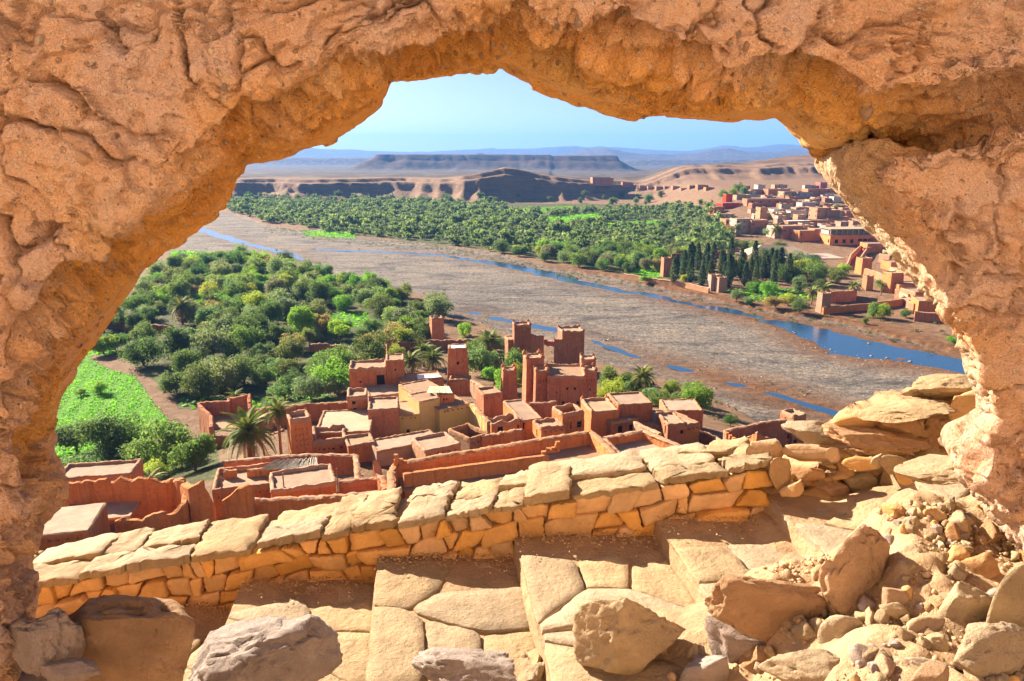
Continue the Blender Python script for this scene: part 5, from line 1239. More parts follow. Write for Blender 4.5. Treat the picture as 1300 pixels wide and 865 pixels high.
# ---------------------------------------------------------------- village across the river and the ruins on its bank
def far_house(name, label, u, v, w, d, h, rz, mat, roof=M_ROOF, fr=(), le=(), parapet=.3, group=None, seed=0, z=None, taper=0, merlon=0, cat='house', drop=2.0):
    """u, v: foot of the near left corner in the photograph; w, d, h in metres."""
    c = at_ground(u, v)
    return box_house(name, label, cat, c[:2], (cos(rz), sin(rz)), w, d, c[2] + h, c[2] - drop, mat=mat, roof=roof, front=fr, left=le, parapet=parapet, seed=seed, step=4.0, group=group, taper=taper, merlon=merlon, jag=.05)
def wins(n, t, w=.9, h=1.1, f0=.12, f1=.88): return [(f0 + (f1 - f0) * i / max(1, n - 1), t, w, h) for i in range(n)]
VG = 'houses of the village across the river'
VIL = [  # u, v foot of near left corner, width, depth, height (m), turn, material, front rows, left rows, label
    (906, 273, 9, 7, 6, .30, 'orange', [(2, 1.0)], [(2, 1.2)], 'tall orange village house at the edge of the palm grove'),
    (917, 267, 15, 9, 5.5, .30, 'crimson', [], [], 'dark red village house with a raised red corner'),
    (921, 262, 6, 5, 9.5, .30, 'crimson', [], [(1, 1.2)], 'bright red square turret on the dark red house'),
    (913, 280, 12, 8, 4.5, .25, 'cream', [(3, 1.0)], [], 'cream village house with three dark windows below the red house'),
    (921, 291, 10, 9, 6.5, .2, 'pink', [(2, 1.4)], [], 'pink village house stepping down to the palms'),
    (934, 298, 11, 9, 10, .22, 'cream', [(3, 1.2), (3, 4.8)], [(2, 1.4)], 'three-storey cream house with a columned gallery above the tent'),
    (953, 297, 12, 9, 8.5, .22, 'brown', [(2, 2.0)], [], 'shaded brown house beside the cream gallery house'),
    (964, 284, 5, 6, 11, .22, 'pink', [(1, 2.0)], [(1, 2.0)], 'pink village tower house with a sunlit corner'),
    (983, 303, 8, 9, 7.5, .25, 'cream', [(1, 1.6)], [(1, 2.0)], 'khaki village house with a sunlit side above the palms'),
    (993, 304, 14, 10, 8.0, .25, 'brown', [(2, 2.2)], [], 'brown village house adjoining the khaki one'),
    (935, 254, 14, 8, 4, .30, 'cream', [], [], 'low cream house above the dark red house'),
    (948, 262, 36, 9, 5.5, .12, 'brown', [(5, 1.6)], [], 'very long shaded brown building across the village'),
    (955, 247, 24, 8, 4, .25, 'pink', [], [], 'long sunlit pink house above the long brown building'),
    (975, 248, 20, 9, 5, .2, 'brown', [], [], 'flat brown house above the long brown building'),
    (940, 242, 10, 7, 4, .3, 'brown', [], [], 'small brown house near the foot of the bare hill'),
    (962, 241, 8, 6, 4.5, .3, 'white', [], [], 'small whitewashed house near the foot of the bare hill'),
    (985, 240, 12, 7, 4, .25, 'cream', [(2, 1.2)], [], 'cream house on the upper village edge'),
    (995, 252, 16, 9, 5.5, .25, 'cream', [(3, 1.2)], [(2, 1.2)], 'bright cream house below the bare hill'),
    (1012, 252, 14, 9, 5, .2, 'grey', [(3, 1.3)], [], 'grey house beside the bright cream house'),
    (1025, 251, 22, 9, 7, .2, 'brown', [(3, 1.6)], [], 'large dark brown house high in the village'),
    (1041, 240, 8, 7, 6, .35, 'blush', [(1, 1.4)], [(1, 1.4)], 'pink-painted house by the rim of the hill'),
    (1052, 246, 10, 7, 4, .2, 'pink', [(2, 1.2)], [], 'pale pink house under the pink-painted one'),
    (1058, 258, 7, 6, 5, .25, 'white', [(1, 1.4)], [], 'white cube house among shaded roofs'),
    (1032, 259, 6, 5, 4, .25, 'blush', [], [], 'small salmon-pink hut among grey roofs'),
    (982, 274, 9, 7, 4.5, .25, 'white', [(2, 1.2)], [(1, 1.2)], 'whitewashed house with dark windows beside the grey row'),
    (993, 274, 20, 8, 4, .2, 'grey', [(3, 1.2)], [], 'long grey house in the middle of the village'),
    (1003, 276, 13, 7, 4.5, .2, 'white', [], [], 'low white house wall in the middle of the village'),
    (1018, 266, 14, 8, 5, .22, 'grey', [(2, 1.3)], [], 'blue-grey shaded house above the low white wall'),
    (1027, 262, 6, 6, 5, .25, 'cream', [], [(1, 1.4)], 'small cream house beside the salmon hut'),
    (1036, 283, 11, 9, 10, .25, 'pink', [(2, 1.6), (2, 5.0)], [(2, 1.6), (2, 5.0)], 'tall pink two-storey house above the glazed restaurant'),
    (1049, 283, 10, 9, 8.5, .25, 'pink', [], [], 'plain pink house beside the tall pink one'),
    (1060, 276, 22, 9, 4.5, .15, 'grey', [(3, 1.3)], [], 'long blue-grey house behind the glazed restaurant'),
    (1000, 290, 18, 9, 4.5, .2, 'pink', [(2, 1.5)], [], 'low tan house behind the terrace cafe'),
    (1012, 285, 6, 6, 6.5, .2, 'pink', [(1, 1.4)], [], 'narrow tan house behind the terrace cafe'),
    (1026, 287, 24, 9, 3.6, .15, 'brown', [], [], 'low brown roof row above the terrace cafe'),
    (1050, 285, 12, 7, 4, .2, 'pink', [(1, 1.2)], [], 'small tan house above the glazed restaurant'),
    (1066, 285, 16, 7, 3.6, .15, 'pink', [(2, 1.2)], [], 'low pink row house above the glazed restaurant'),
    (1014, 307, 13, 9, 6.5, .25, 'orange', [(1, 1.6)], [(1, 1.6)], 'orange cafe house with a terrace, left of the glazed restaurant'),
    (1033, 306, 16, 9, 7, .1, 'orange', [(3, 2.6)], [], 'orange house with three windows joined to the glazed restaurant')]
for i, (u, v, w, d, h, rz, m, fr, le, lab) in enumerate(VIL):
    F_ = [o for n, t in fr for o in wins(n, t)]; L_ = [o for n, t in le for o in wins(n, t)]
    far_house('village_house', lab, u, v, w, d, h, rz, m, fr=F_, le=L_, group=VG, seed=200 + i * 3, roof=M_ROOF if i % 4 else M_TIN if i % 8 == 0 else M_COPE)
# small fill houses behind and between
rsv = np.random.RandomState(12); k = 0
for i in range(120):
    v = rsv.uniform(241, 300); u = rsv.uniform(950 + (v - 243) * -0.1, 1075 + (v - 243) * 0.7)
    if any(abs(u - a[0] - 6) < 7 and abs(v - a[1]) < 3 for a in VIL): continue
    m = rsv.choice(['pink', 'cream', 'brown', 'grey', 'red', 'white'], p=[.30, .26, .18, .12, .08, .06]); h = rsv.uniform(3, 4.6)
    far_house('village_house', 'small flat-roofed %s village house beside the %s' % (m, short(min(VIL, key=lambda q: (q[0] - u) ** 2 + (q[1] - v) ** 2)[9], 7)), u, v, rsv.uniform(5, 10), rsv.uniform(4, 7), h, rsv.uniform(.1, .35), m, fr=wins(2, 1.1) if rsv.rand() < .6 else (), group=VG, seed=500 + i)
    k += 1
# glazed restaurant: pillars, band of glass
def restaurant():
    c = at_ground(1053, 312); rz = 0.10; w, d = 34, 12
    root, ex, ey, base, H = box_house('glazed_restaurant', 'two-storey orange restaurant with a pillared glass gallery under a flat roof', 'building', c[:2], (cos(rz), sin(rz)), w, d, c[2] + 6.0, c[2] - 2, mat='orange', front=wins(3, 2.6, 2.0, 2.2, .12, .4) + wins(5, 2.4, 2.6, 1.4, .55, .92), left=wins(2, 2.6, 1.5, 2), parapet=0, step=4)
    gl = NT('gallery_glass'); gl.b.inputs['Base Color'].default_value = (0.10, 0.16, 0.15, 1); gl.b.inputs['Roughness'].default_value = 0.1
    def bx(nm, x0, x1, y0, y1, z0, z1, m):
        V = np.array([ex * x + ey * y + np.array([0, 0, z]) for z in (z0, z1) for x, y in ((x0, y0), (x1, y0), (x1, y1), (x0, y1))])
        link(nm, mesh_np(nm, V, np.array([(j, (j + 1) % 4, 4 + (j + 1) % 4, 4 + j) for j in range(4)] + [(4, 5, 6, 7), (3, 2, 1, 0)]), [m], smooth_shade=False), root)
    for i in range(10):
        x = -w / 2 + w * (i + .5) / 10
        bx('glass_pane', x - 1.4, x + 1.4, -d / 2 + .5, -d / 2 + .56, H + .2, H + 3.2, gl.m)
    for i in range(11):
        x = -w / 2 + w * i / 10; bx('pillar', x - .22, x + .22, -d / 2 - .1, -d / 2 + .3, H + .1, H + 3.2, ADOBE['cream'])
    bx('gallery_back', -w / 2 + .2, w / 2 - .2, -d / 2 + 2.5, d / 2 - .3, H, H + 3.2, ADOBE['grey'])
    bx('flat_roof', -w / 2 - .8, w / 2 + .8, -d / 2 - .9, d / 2 + .4, H + 3.2, H + 3.6, ADOBE['cream'])
restaurant()
# big tent roof and pool court
def tent():
    c = at_ground(985, 330); z = c[2]
    m1 = mat_earth('tent_canvas', (0.50, 0.36, 0.24), .1, 'world', .3, .1, grit=False, rnd=0)
    root = thing('tent_pavilion', 'large tent-roofed pavilion with a tan canvas roof among the palms', 'tent', tuple(c))
    L, D, hz = 34.0, 16.0, 3.6
    V = np.array([(-L / 2, -D / 2, hz), (L / 2, -D / 2, hz), (L / 2, D / 2, hz), (-L / 2, D / 2, hz), (-L / 2 + 9, 0, hz + 4.4), (L / 2 - 9, 0, hz + 3.6)])
    link('canvas_roof', mesh_np('canvas_roof', V, [np.array([(0, 1, 5, 4), (2, 3, 4, 5)]), np.array([(3, 0, 4), (1, 2, 5)])], [m1], smooth_shade=False), root)
    for i in range(6):
        for sy in (-1, 1):
            x = -L / 2 + .4 + (L - .8) * i / 5; y = sy * (D / 2 - .3)
            P = np.array([(x + a * .14, y + b_ * .14, zz) for zz in (-.5, hz + .05) for a, b_ in ((-1, -1), (1, -1), (1, 1), (-1, 1))])
            link('pole', mesh_np('pole', P, np.array([(j, (j + 1) % 4, 4 + (j + 1) % 4, 4 + j) for j in range(4)]), [ADOBE['cream']], smooth_shade=False), root)
tent()
def pool():
    t = NT('pool_water'); t.b.inputs['Base Color'].default_value = (0.02, 0.07, 0.35, 1); t.b.inputs['Roughness'].default_value = .05
    c = at_ground(1022, 326); root = thing('swimming_pool', 'blue swimming pool with a pale paved edge beside the tent', 'pool', tuple(c))
    for nm, w, d, z0, m in (('paving', 34, 20, .35, ADOBE['cream']), ('water', 22, 9, .42, t.m)):
        V = np.array([(a * w / 2, b_ * d / 2, z) for z in (z0 - 1.2, z0) for a, b_ in ((-1, -1), (1, -1), (1, 1), (-1, 1))], float)
        link(nm, mesh_np(nm, V, np.array([(j, (j + 1) % 4, 4 + (j + 1) % 4, 4 + j) for j in range(4)] + [(4, 5, 6, 7)]), [m], smooth_shade=False), root, rot=(0, 0, .05))
pool()
# walls and towers on the far bank
def bank_wall(lab, pts, h, mat='orange', thick=.8, jag=.2, nm='bank_wall'):
    P = []
    for u, v in pts:
        c = at_ground(u, v); P.append((c[0], c[1], c[2] + h))
    P = np.array(P); base = np.array([P[:, 0].mean(), P[:, 1].mean(), P[:, 2].min() - h])
    root = thing(nm, lab, 'mud wall', tuple(base)); _ws[0] += 13
    V, Q = ring_wall(P - base, thick, h + 1.2, False, jag, 1.2, _ws[0])
    link('wall', mesh_np('wall', V, np.array(Q), [ADOBE[mat]], smooth_shade=False), root)
    P2 = P - base; P2[:, 2] += .05; V, Q = ring_wall(P2, thick * 1.1, .2, False, jag, 1.2, _ws[0]); link('coping', mesh_np('coping', V, np.array(Q), [M_COPE]), root)
bank_wall('low sunlit mud wall along the river bank below the cypresses', [(790, 354), (830, 360), (870, 366), (900, 373)], 2.2, 'pink')
bank_wall('dark mud wall slanting up from the river to a lone tower', [(792, 346), (815, 336), (848, 326)], 3.0, 'brown')
bank_wall('long mud wall behind the cypress row', [(852, 330), (900, 328), (915, 326)], 3.0, 'red')
for (u, v, w, h, m, lab) in ((842, 352, 3.6, 8.5, 'brown', 'lone shaded gate pillar at the head of the dark bank wall'), (902, 370, 3.4, 6.5, 'pink', 'left of two sunlit gate pillars on the river bank, standing by the low wall'), (912, 371.5, 3.4, 6.0, 'pink', 'sunlit gate pillar on the river bank beside the reed clump'),
                             (1042, 398, 3.4, 7.0, 'pink', 'sunlit end pillar of the walled yard beside the stream'), (1093, 349, 5.0, 7.5, 'orange', 'sunlit square turret on the lane walls'), (1129, 373, 5.6, 8.0, 'orange', 'ruined square turret above the walled yard'), (1099, 370, 3.0, 6.0, 'pink', 'slim pale pillar between the palms and the ruined turret')):
    far_house('gate_pillar' if w < 4 else 'turret', lab, u, v, w, w * .9, h, .2, m, parapet=.3, taper=.1, merlon=.5, cat='tower', seed=int(u))
bank_wall('low curved wall of the yard beside the stream', [(1044, 399), (1070, 397), (1105, 394), (1145, 388), (1148, 376)], 2.4, 'orange')
bank_wall('shaded back wall of the yard beside the stream', [(1050, 385), (1085, 383), (1086, 376)], 4.2, 'brown')
bank_wall('orange lane wall climbing towards the restaurant', [(1075, 343), (1080, 330), (1090, 320), (1098, 316)], 2.8, 'orange')
bank_wall('second lane wall opposite, climbing towards the restaurant', [(1090, 345), (1092, 334), (1100, 322), (1120, 318)], 2.8, 'orange')
bank_wall('garden wall between the turrets', [(1097, 350), (1112, 354), (1128, 362)], 3.2, 'pink')
bank_wall('upper garden wall right of the lane', [(1095, 322), (1120, 320), (1140, 321)], 3.0, 'orange')
bank_wall('low red garden wall under the mud window edge', [(1140, 345), (1160, 350), (1185, 352)], 3.0, 'orange')
bank_wall('brown retaining wall above the scrubby bank', [(1160, 408), (1190, 410), (1225, 412)], 3.2, 'brown')
far_house('bank_house', 'plain orange house with a blank sunlit wall at the stream side', 1164, 402, 17, 10, 5.5, -.25, 'orange', seed=801)
far_house('bank_house', 'low red house behind the blank orange house', 1160, 388, 16, 9, 5, .1, 'red', seed=803)
far_house('bank_house', 'flat-roofed brown house above the garden walls', 1128, 336, 16, 9, 4.5, .1, 'brown', seed=805)
far_house('bank_house', 'orange house on the lane just below the restaurant', 1100, 321, 20, 8, 5, .05, 'orange', seed=807)
far_house('bank_house', 'low orange house between the garden walls', 1130, 344, 13, 8, 4, .1, 'orange', seed=809)
rb_ = np.random.RandomState(44)
for i in range(30):
    v = rb_.uniform(308, 402); u = rb_.uniform(1085 + (v - 308) * .75, 1150 + (v - 308) * .8); m = rb_.choice(['pink', 'brown', 'cream', 'orange'], p=[.4, .25, .2, .15])
    far_house('bank_house', 'small low %s mud house %s' % ({'pink': 'tan', 'brown': 'brown', 'cream': 'cream', 'orange': 'orange'}[m], 'on the lane below the restaurant' if v < 335 else 'among the garden walls' if v < 365 else 'behind the blank orange house'), u, v, rb_.uniform(6, 14), rb_.uniform(5, 8), rb_.uniform(2.4, 4.6), rb_.uniform(-.2, .3), m, fr=wins(2, 1.0) if rb_.rand() < .5 else (), seed=900 + i, group='small houses on the right bank')
# old walled granary on the bluff
far_house('bluff_ruin', 'square ruined fort standing on top of the bluff', 752, 240, 26, 18, 8, .05, 'brown', parapet=1.2, seed=811, cat='fort')
far_house('bluff_ruin', 'low ruined block on the bluff beside the square fort', 790, 241, 14, 10, 4.5, .05, 'brown', parapet=1.0, seed=813, cat='ruin')
for i in range(9):
    far_house('bluff_ruin', '%s crumbling ruin on the bluff edge towards the village' % ('low', 'lower', 'squat', 'broad', 'small', 'longer', 'tiny', 'wide', 'flat')[i], 812 + i * 10.5, 241 + (i % 3), 8 + i % 4, 7, 3 + (i * 7 % 5) * .6, .1, 'brown', parapet=.6, seed=820 + i, cat='ruin', group='ruins along the bluff edge')
# ---------------------------------------------------------------- plants
def mat_leaf(name, stops, rnd=True, trans=0.55, scale=0.9):
    t = NT(name); oi = t.N('ShaderNodeObjectInfo'); p = t.pos('world')
    n = t.noise(p, scale, 3, 0.6)
    base = (oi.outputs['Color'] if rnd == 'color' else t.ramp(oi.outputs['Random'], stops)) if rnd else t.ramp(t.noise(p, 0.11, 2, 0.5), stops)
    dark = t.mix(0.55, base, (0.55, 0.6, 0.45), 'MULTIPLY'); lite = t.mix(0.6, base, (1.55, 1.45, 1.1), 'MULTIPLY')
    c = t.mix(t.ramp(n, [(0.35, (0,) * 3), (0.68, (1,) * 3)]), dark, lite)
    t.col(c); t.b.inputs['Roughness'].default_value = 0.65; t.b.inputs['Specular IOR Level'].default_value = 0.25
    tr = t.N('ShaderNodeBsdfTranslucent'); t.L(c, tr.inputs[0]); mx = t.N('ShaderNodeMixShader'); mx.inputs[0].default_value = trans
    t.L(t.b.outputs[0], mx.inputs[1]); t.L(tr.outputs[0], mx.inputs[2]); t.L(mx.outputs[0], t.n['Material Output'].inputs['Surface'])
    return t.m
OLIVE = [(0.0, (0.055, 0.085, 0.030)), (0.3, (0.085, 0.125, 0.045)), (0.55, (0.12, 0.16, 0.065)), (0.75, (0.13, 0.21, 0.03)), (0.92, (0.20, 0.27, 0.04)), (1.0, (0.26, 0.23, 0.06))]
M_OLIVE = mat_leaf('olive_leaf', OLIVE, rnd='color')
HUES = [('dark green', (.125, .195, .05)), ('deep olive-green', (.18, .265, .065)), ('grey-green', (.245, .32, .125)), ('fresh green', (.24, .41, .05)), ('yellow-green', (.37, .47, .06)), ('brownish', (.42, .32, .10))]
HUE_P = [.22, .27, .25, .14, .08, .04]
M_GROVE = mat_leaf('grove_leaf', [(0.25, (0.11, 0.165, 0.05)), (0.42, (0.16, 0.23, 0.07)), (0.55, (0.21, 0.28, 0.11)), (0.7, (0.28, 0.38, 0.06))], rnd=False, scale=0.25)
M_CYP = mat_leaf('cypress_leaf', [(0, (0.045, 0.08, 0.03)), (0.6, (0.07, 0.11, 0.04)), (1, (0.11, 0.15, 0.05))])
M_BUSH = mat_leaf('bush_leaf', [(0, (0.10, 0.17, 0.03)), (0.5, (0.16, 0.24, 0.04)), (1, (0.24, 0.28, 0.06))])
M_PALM = mat_leaf('palm_leaf', [(0, (0.14, 0.20, 0.04)), (0.5, (0.22, 0.26, 0.06)), (1, (0.28, 0.26, 0.07))], trans=0.25)
M_DRYPALM = mat_leaf('dry_palm_leaf', [(0, (0.34, 0.20, 0.06)), (1, (0.42, 0.27, 0.09))], trans=0.2)
M_BARK = mat_earth('bark', (0.20, 0.125, 0.075), 0.3, 'object', 2.0, 1.0, rnd=0.1)
M_PTRUNK = mat_earth('palm_bark', (0.34, 0.16, 0.075), 0.3, 'object', 2.0, 1.0, rnd=0.1)
def leaf_quads(C, N, size, rs, asp=0.55):
    n = len(C)
    N = N + rs.normal(size=(n, 3)) * 0.65; N /= np.linalg.norm(N, axis=1, keepdims=True)
    r = rs.normal(size=(n, 3)); A = np.cross(N, r); A /= np.linalg.norm(A, axis=1, keepdims=True); B = np.cross(N, A)
    s = size * rs.uniform(0.65, 1.35, n); a = A * (s * 0.5)[:, None]; b = B * (s * 0.5 * asp)[:, None]
    V = np.stack([C - a * 1.0, C - b * 1.0, C + a * 1.0, C + b * 1.0], 1)      # rhombic leaf sprays
    return V.reshape(-1, 3), np.arange(4 * n).reshape(-1, 4)
def crown_points(rs, n, lobes, rx, ry, rz, zc, lr=(0.32, 0.5), inner=0.25):
    ctr = []
    for i in range(lobes):
        d = rs.normal(size=3); d /= np.linalg.norm(d); d[2] = d[2] * 0.85 + 0.08; ctr.append(d * rs.uniform(0.35, 0.72))
    ctr = np.array(ctr); lrad = rs.uniform(*lr, lobes)
    k = rs.randint(lobes, size=n); d = rs.normal(size=(n, 3)); d /= np.linalg.norm(d, axis=1, keepdims=True)
    d[:, 2] = np.where(d[:, 2] < -0.6, -d[:, 2], d[:, 2])
    rad = lrad[k] * np.where(rs.rand(n) < inner, rs.uniform(0.3, 0.85, n), rs.uniform(0.85, 1.12, n))
    P = ctr[k] + d * rad[:, None]
    return P * np.array([rx, ry, rz]) + np.array([0, 0, zc]), d
def tube(pts, rad, n=7):
    pts = np.array(pts, float); V = []
    for i, p in enumerate(pts):
        t = pts[min(i + 1, len(pts) - 1)] - pts[max(i - 1, 0)]; t /= np.linalg.norm(t); a = np.cross(t, (0.3, 1, 0.1)); a /= np.linalg.norm(a); b = np.cross(t, a)
        for k in range(n): V.append(p + (a * cos(2 * pi * k / n) + b * sin(2 * pi * k / n)) * rad[i])
    return np.array(V), grid_faces(len(pts), n, True)
def trunk_mesh(rs, h, r, limbs=4, spread=1.6):
    Vs, Qs, o = [], [], 0
    def add(v, q):
        nonlocal o
        Vs.append(v); Qs.append(q + o); o += len(v)
    b = np.array([rs.normal() * .15, rs.normal() * .15, h * .5])
    add(*tube([(0, 0, -0.4), (0, 0, 0.3), b], [r * 1.3, r, r * .75]))
    for i in range(limbs):
        a = 2 * pi * i / limbs + rs.uniform(-.4, .4); e = np.array([cos(a) * spread, sin(a) * spread, h * rs.uniform(1.1, 1.5)]); m = (b + e) / 2 + np.array([0, 0, .25])
        add(*tube([b - (0, 0, .1), m, e], [r * .6, r * .42, r * .18], 5))
    return np.concatenate(Vs), np.concatenate(Qs)
TREE = []
for i in range(9):                        # unit: metres, crown about 8 m wide
    rs = np.random.RandomState(900 + i)
    P, d = crown_points(rs, 5200, rs.randint(16, 30), 4.4 * rs.uniform(.85, 1.15), 4.3 * rs.uniform(.85, 1.15), 3.6 * rs.uniform(.8, 1.35), 3.0, (0.16, 0.44))
    P = P + d * (np.abs(rs.normal(size=(len(P), 1))) * 0.28)
    V, Q = leaf_quads(P, d, 0.5, rs, .42)
    cr = mesh_np('crown', V, Q, [M_OLIVE], smooth_shade=False)
    tv, tq = trunk_mesh(rs, 2.0, 0.26); TREE.append((cr, mesh_np('trunk', tv, tq, [M_BARK])))
def tree(kind, x, y, s, sz, rz, name, label, group, z=None, hue=None):
    zz = ground(x, y) if z is None else z
    root = thing(name, label, 'tree', (x, y, zz), rz, group); root.scale = (s, s, s * sz)
    cr = link('crown', TREE[kind][0], root); link('trunk', TREE[kind][1], root)
    j = np.random.RandomState(int(abs(x * 71 + y * 37)) % 99991).uniform(.85, 1.15, 3); c = HUES[hue if hue is not None else 1][1]; cr.color = (c[0] * j[0], c[1] * j[1], c[2] * j[2], 1)
    return root
MARKS = [((130, 515), 'beside the bright green field'), ((180, 412), 'by the weathered grove wall'), ((205, 440), 'around the grove clearing'), ((232, 400), 'near the palm above the grove'), ((290, 475), 'near the pair of dark palms'), ((430, 410), 'beside the small green plot'), ((440, 450), 'around the ploughed plot'), ((300, 335), 'at the upstream tip of the grove'), ((420, 355), 'on the river edge of the grove'), ((520, 380), 'at the grove corner nearest the water'), ((330, 505), 'behind the garden wall'), ((555, 410), 'near the slim ruined tower'), ((300, 390), 'in the thick of the grove'), ((360, 430), 'on the shaded side of the grove'), ((240, 350), 'at the far rim of the near grove')]
def where(p, marks):
    u, v = project(np.asarray(p)); return min(marks, key=lambda m: (m[0][0] - u) ** 2 + (1.6 * (m[0][1] - v)) ** 2)[1]
def size_word(s): return 'small' if s < .85 else 'medium-sized' if s < 1.03 else 'large'
def scatter(poly, spacing, seed, zlev=1.0, holes=(), bx=None):
    """jittered grid of ground points whose picture lies inside poly."""
    rs = np.random.RandomState(seed)
    C = np.array([at_z(u, v, zlev * S)[:2] for u, v in poly]); lo, hi = C.min(0), C.max(0)
    xs = np.arange(lo[0], hi[0], spacing); ys = np.arange(lo[1], hi[1], spacing)
    X, Y = np.meshgrid(xs, ys); X = X.ravel(); Y = Y.ravel()
    X = X + rs.uniform(-.42, .42, len(X)) * spacing; Y = Y + rs.uniform(-.42, .42, len(X)) * spacing
    Z = land(X / S, Y / S) * S
    u, v = project(np.stack([X, Y, Z], -1)); k = in_poly(u, v, poly)
    for h in holes: k &= ~in_poly(u, v, h)
    return np.stack([X, Y, Z], -1)[k], rs
GROVE = [(105, 430), (135, 405), (240, 333), (300, 328), (330, 333), (420, 353), (500, 372), (552, 392), (558, 408), (535, 440), (520, 455), (440, 487), (435, 500), (400, 508), (330, 502), (250, 512), (220, 505), (195, 488), (160, 452), (110, 448)]
HOLES = [[(180, 418), (232, 410), (238, 436), (200, 446)], [(380, 440), (500, 432), (500, 458), (385, 466)], [(395, 402), (462, 396), (480, 414), (420, 424)], [(178, 448), (196, 452), (262, 520), (222, 520)]]
LAB = ['dense dark olive tree in the grove below the kasbah', 'grey-green olive tree in the grove below the kasbah', 'light green rounded tree in the grove below the kasbah']
pts, rs = scatter(GROVE, 8.2, 21, 1.0, HOLES)
if len(pts) > 250: pts = pts[rs.permutation(len(pts))[:250]]
for p in pts:
    k = rs.randint(9); s = rs.uniform(.6, 1.25); h = rs.choice(6, p=HUE_P)
    tree(k, p[0], p[1], s, rs.uniform(.85, 1.2), rs.uniform(0, 6.3), 'olive_tree', '%s %s bushy tree %s' % (size_word(s), HUES[h][0], where(p, MARKS)), 'bushy trees of the near grove', p[2], h)
# trees picked out one by one: foot (u, v), crown width in px, height factor
SOLO = [(212, 600, 78, 1.15, 0, 'tree', 'big bushy olive-green tree between the green field and the sunlit flat roof'), (248, 598, 66, 1.1, 7, 'tree', 'bushy tree touching the big olive-green one beside the ruined yard'), (182, 598, 56, 1.0, 8, 'tree', 'rounded tree on the field side of the big olive-green one'), (140, 585, 66, 1.1, 1, 'tree', 'dark tree at the near edge of the bright green field'), (98, 575, 60, 1.1, 2, 'tree', 'dark green tree against the mud wall beside the green field'),
        (110, 605, 60, .8, 3, 'shrub', 'pale green shrub under the mud wall at the field edge'), (195, 612, 46, .7, 4, 'shrub', 'yellow-green shrub behind the sunlit flat roof'), (172, 578, 60, 1.1, 5, 'tree', 'leafy tree between the field and the big spreading tree'),
        (128, 500, 24, .8, 1, 'shrub', 'lone round shrub in the bright green field'), (102, 503, 17, .8, 2, 'shrub', 'smaller round shrub in the bright green field'), (640, 500, 40, 1.1, 0, 'tree', 'light green tree between the plain tower and the horned tower'),
        (612, 478, 46, 1.2, 3, 'tree', 'grey-green tree behind the plain tower'), (655, 486, 42, 1.2, 1, 'tree', 'dark tree behind the horned tower'), (600, 462, 34, 1.1, 4, 'tree', 'round tree beyond the plain tower near the grove wall'), (668, 478, 30, 1.0, 2, 'tree', 'small tree squeezed between horned tower and kasbah'),
        (780, 512, 40, 1.1, 5, 'tree', 'light yellow-green tree right of the kasbah'), (800, 500, 36, 1.1, 2, 'tree', 'dark tree beside the palm right of the kasbah'), (772, 490, 30, 1, 1, 'tree', 'shaded tree behind the kasbah corner'), (838, 517, 34, .9, 3, 'shrub', 'green shrub behind the patched house'), (886, 520, 54, .8, 0, 'tree', 'round bright green bush tree standing alone at the wash'),
        (927, 541, 20, .9, 4, 'shrub', 'dark blue-green shrub before the crenellated enclosure'), (1032, 548, 20, .7, 2, 'shrub', 'small bright shrub beside the fort tower'), (500, 440, 36, 1, 1, 'tree', 'orange-tinged tree beside the small ruined hut tower'), (470, 445, 34, .9, 3, 'tree', 'brownish tree at the plot edge'), (620, 452, 40, 1.0, 5, 'tree', 'tree behind the plain tower facing the gate'),
        (590, 428, 26, .9, 0, 'shrub', 'yellow-green shrub before the grove wall'), (430, 505, 44, .9, 2, 'tree', 'pale green tree row end behind the garden wall'), (395, 508, 44, .9, 4, 'tree', 'pale green tree behind the garden wall'), (362, 508, 40, .9, 5, 'tree', 'rounded pale tree behind the near palms'), (255, 505, 52, 1, 1, 'tree', 'dark round tree behind the ruined yard'),
        (225, 500, 44, .9, 3, 'tree', 'dark round tree beside the field path'), (460, 478, 40, .9, 0, 'tree', 'tree beside the ragged-parapet house')]
for (u, v, w, hz, k, nm, lab) in SOLO:
    p = at_ground(u, v); dep = (p - EYE) @ FWD; s = w / F * dep / 8.6
    tree(k, p[0], p[1], s, hz, u * .37, 'spreading_tree' if nm == 'tree' else 'round_shrub', lab, None, p[2], 4 if 'yellow' in lab else 5 if ('brown' in lab or 'orange' in lab) else 0 if 'dark' in lab else 2 if ('grey' in lab or 'pale' in lab) else 3 if ('light' in lab or 'bright' in lab) else 1)
pts, rs = scatter([(765, 486), (790, 476), (830, 486), (905, 518), (890, 532), (840, 522), (800, 520), (765, 512)], 6.5, 27, 2.0)
for p in pts[:26]:
    s = rs.uniform(.3, .62); h = rs.choice(6, p=[.2, .25, .15, .2, .15, .05]); tree(rs.randint(9), p[0], p[1], s, rs.uniform(.8, 1.1), rs.uniform(0, 6), 'garden_shrub', '%s %s shrub %s' % ('small' if s < .45 else 'bushy', HUES[h][0], where(p, [((790, 505), 'beside the light yellow-green tree'), ((815, 500), 'under the palm right of the kasbah'), ((845, 515), 'behind the patched house'), ((890, 520), 'by the lone bush tree at the wash')])), 'shrubs between the kasbah and the wash', p[2], h)
pts, rs = scatter([(585, 440), (660, 440), (665, 500), (600, 490), (600, 460)], 8.0, 28, 3.0)
for p in pts[:16]:
    s = rs.uniform(.4, .8); h = rs.choice(6, p=[.2, .25, .15, .25, .1, .05]); tree(rs.randint(9), p[0], p[1], s, rs.uniform(.8, 1.2), rs.uniform(0, 6), 'garden_shrub', '%s %s bush %s' % ('small' if s < .6 else 'tall', HUES[h][0], where(p, [((620, 455), 'around the dark palm before the gate wall'), ((640, 490), 'behind the horned tower'), ((605, 470), 'behind the plain white-roofed tower')])), 'bushes behind the plain tower', p[2], h)
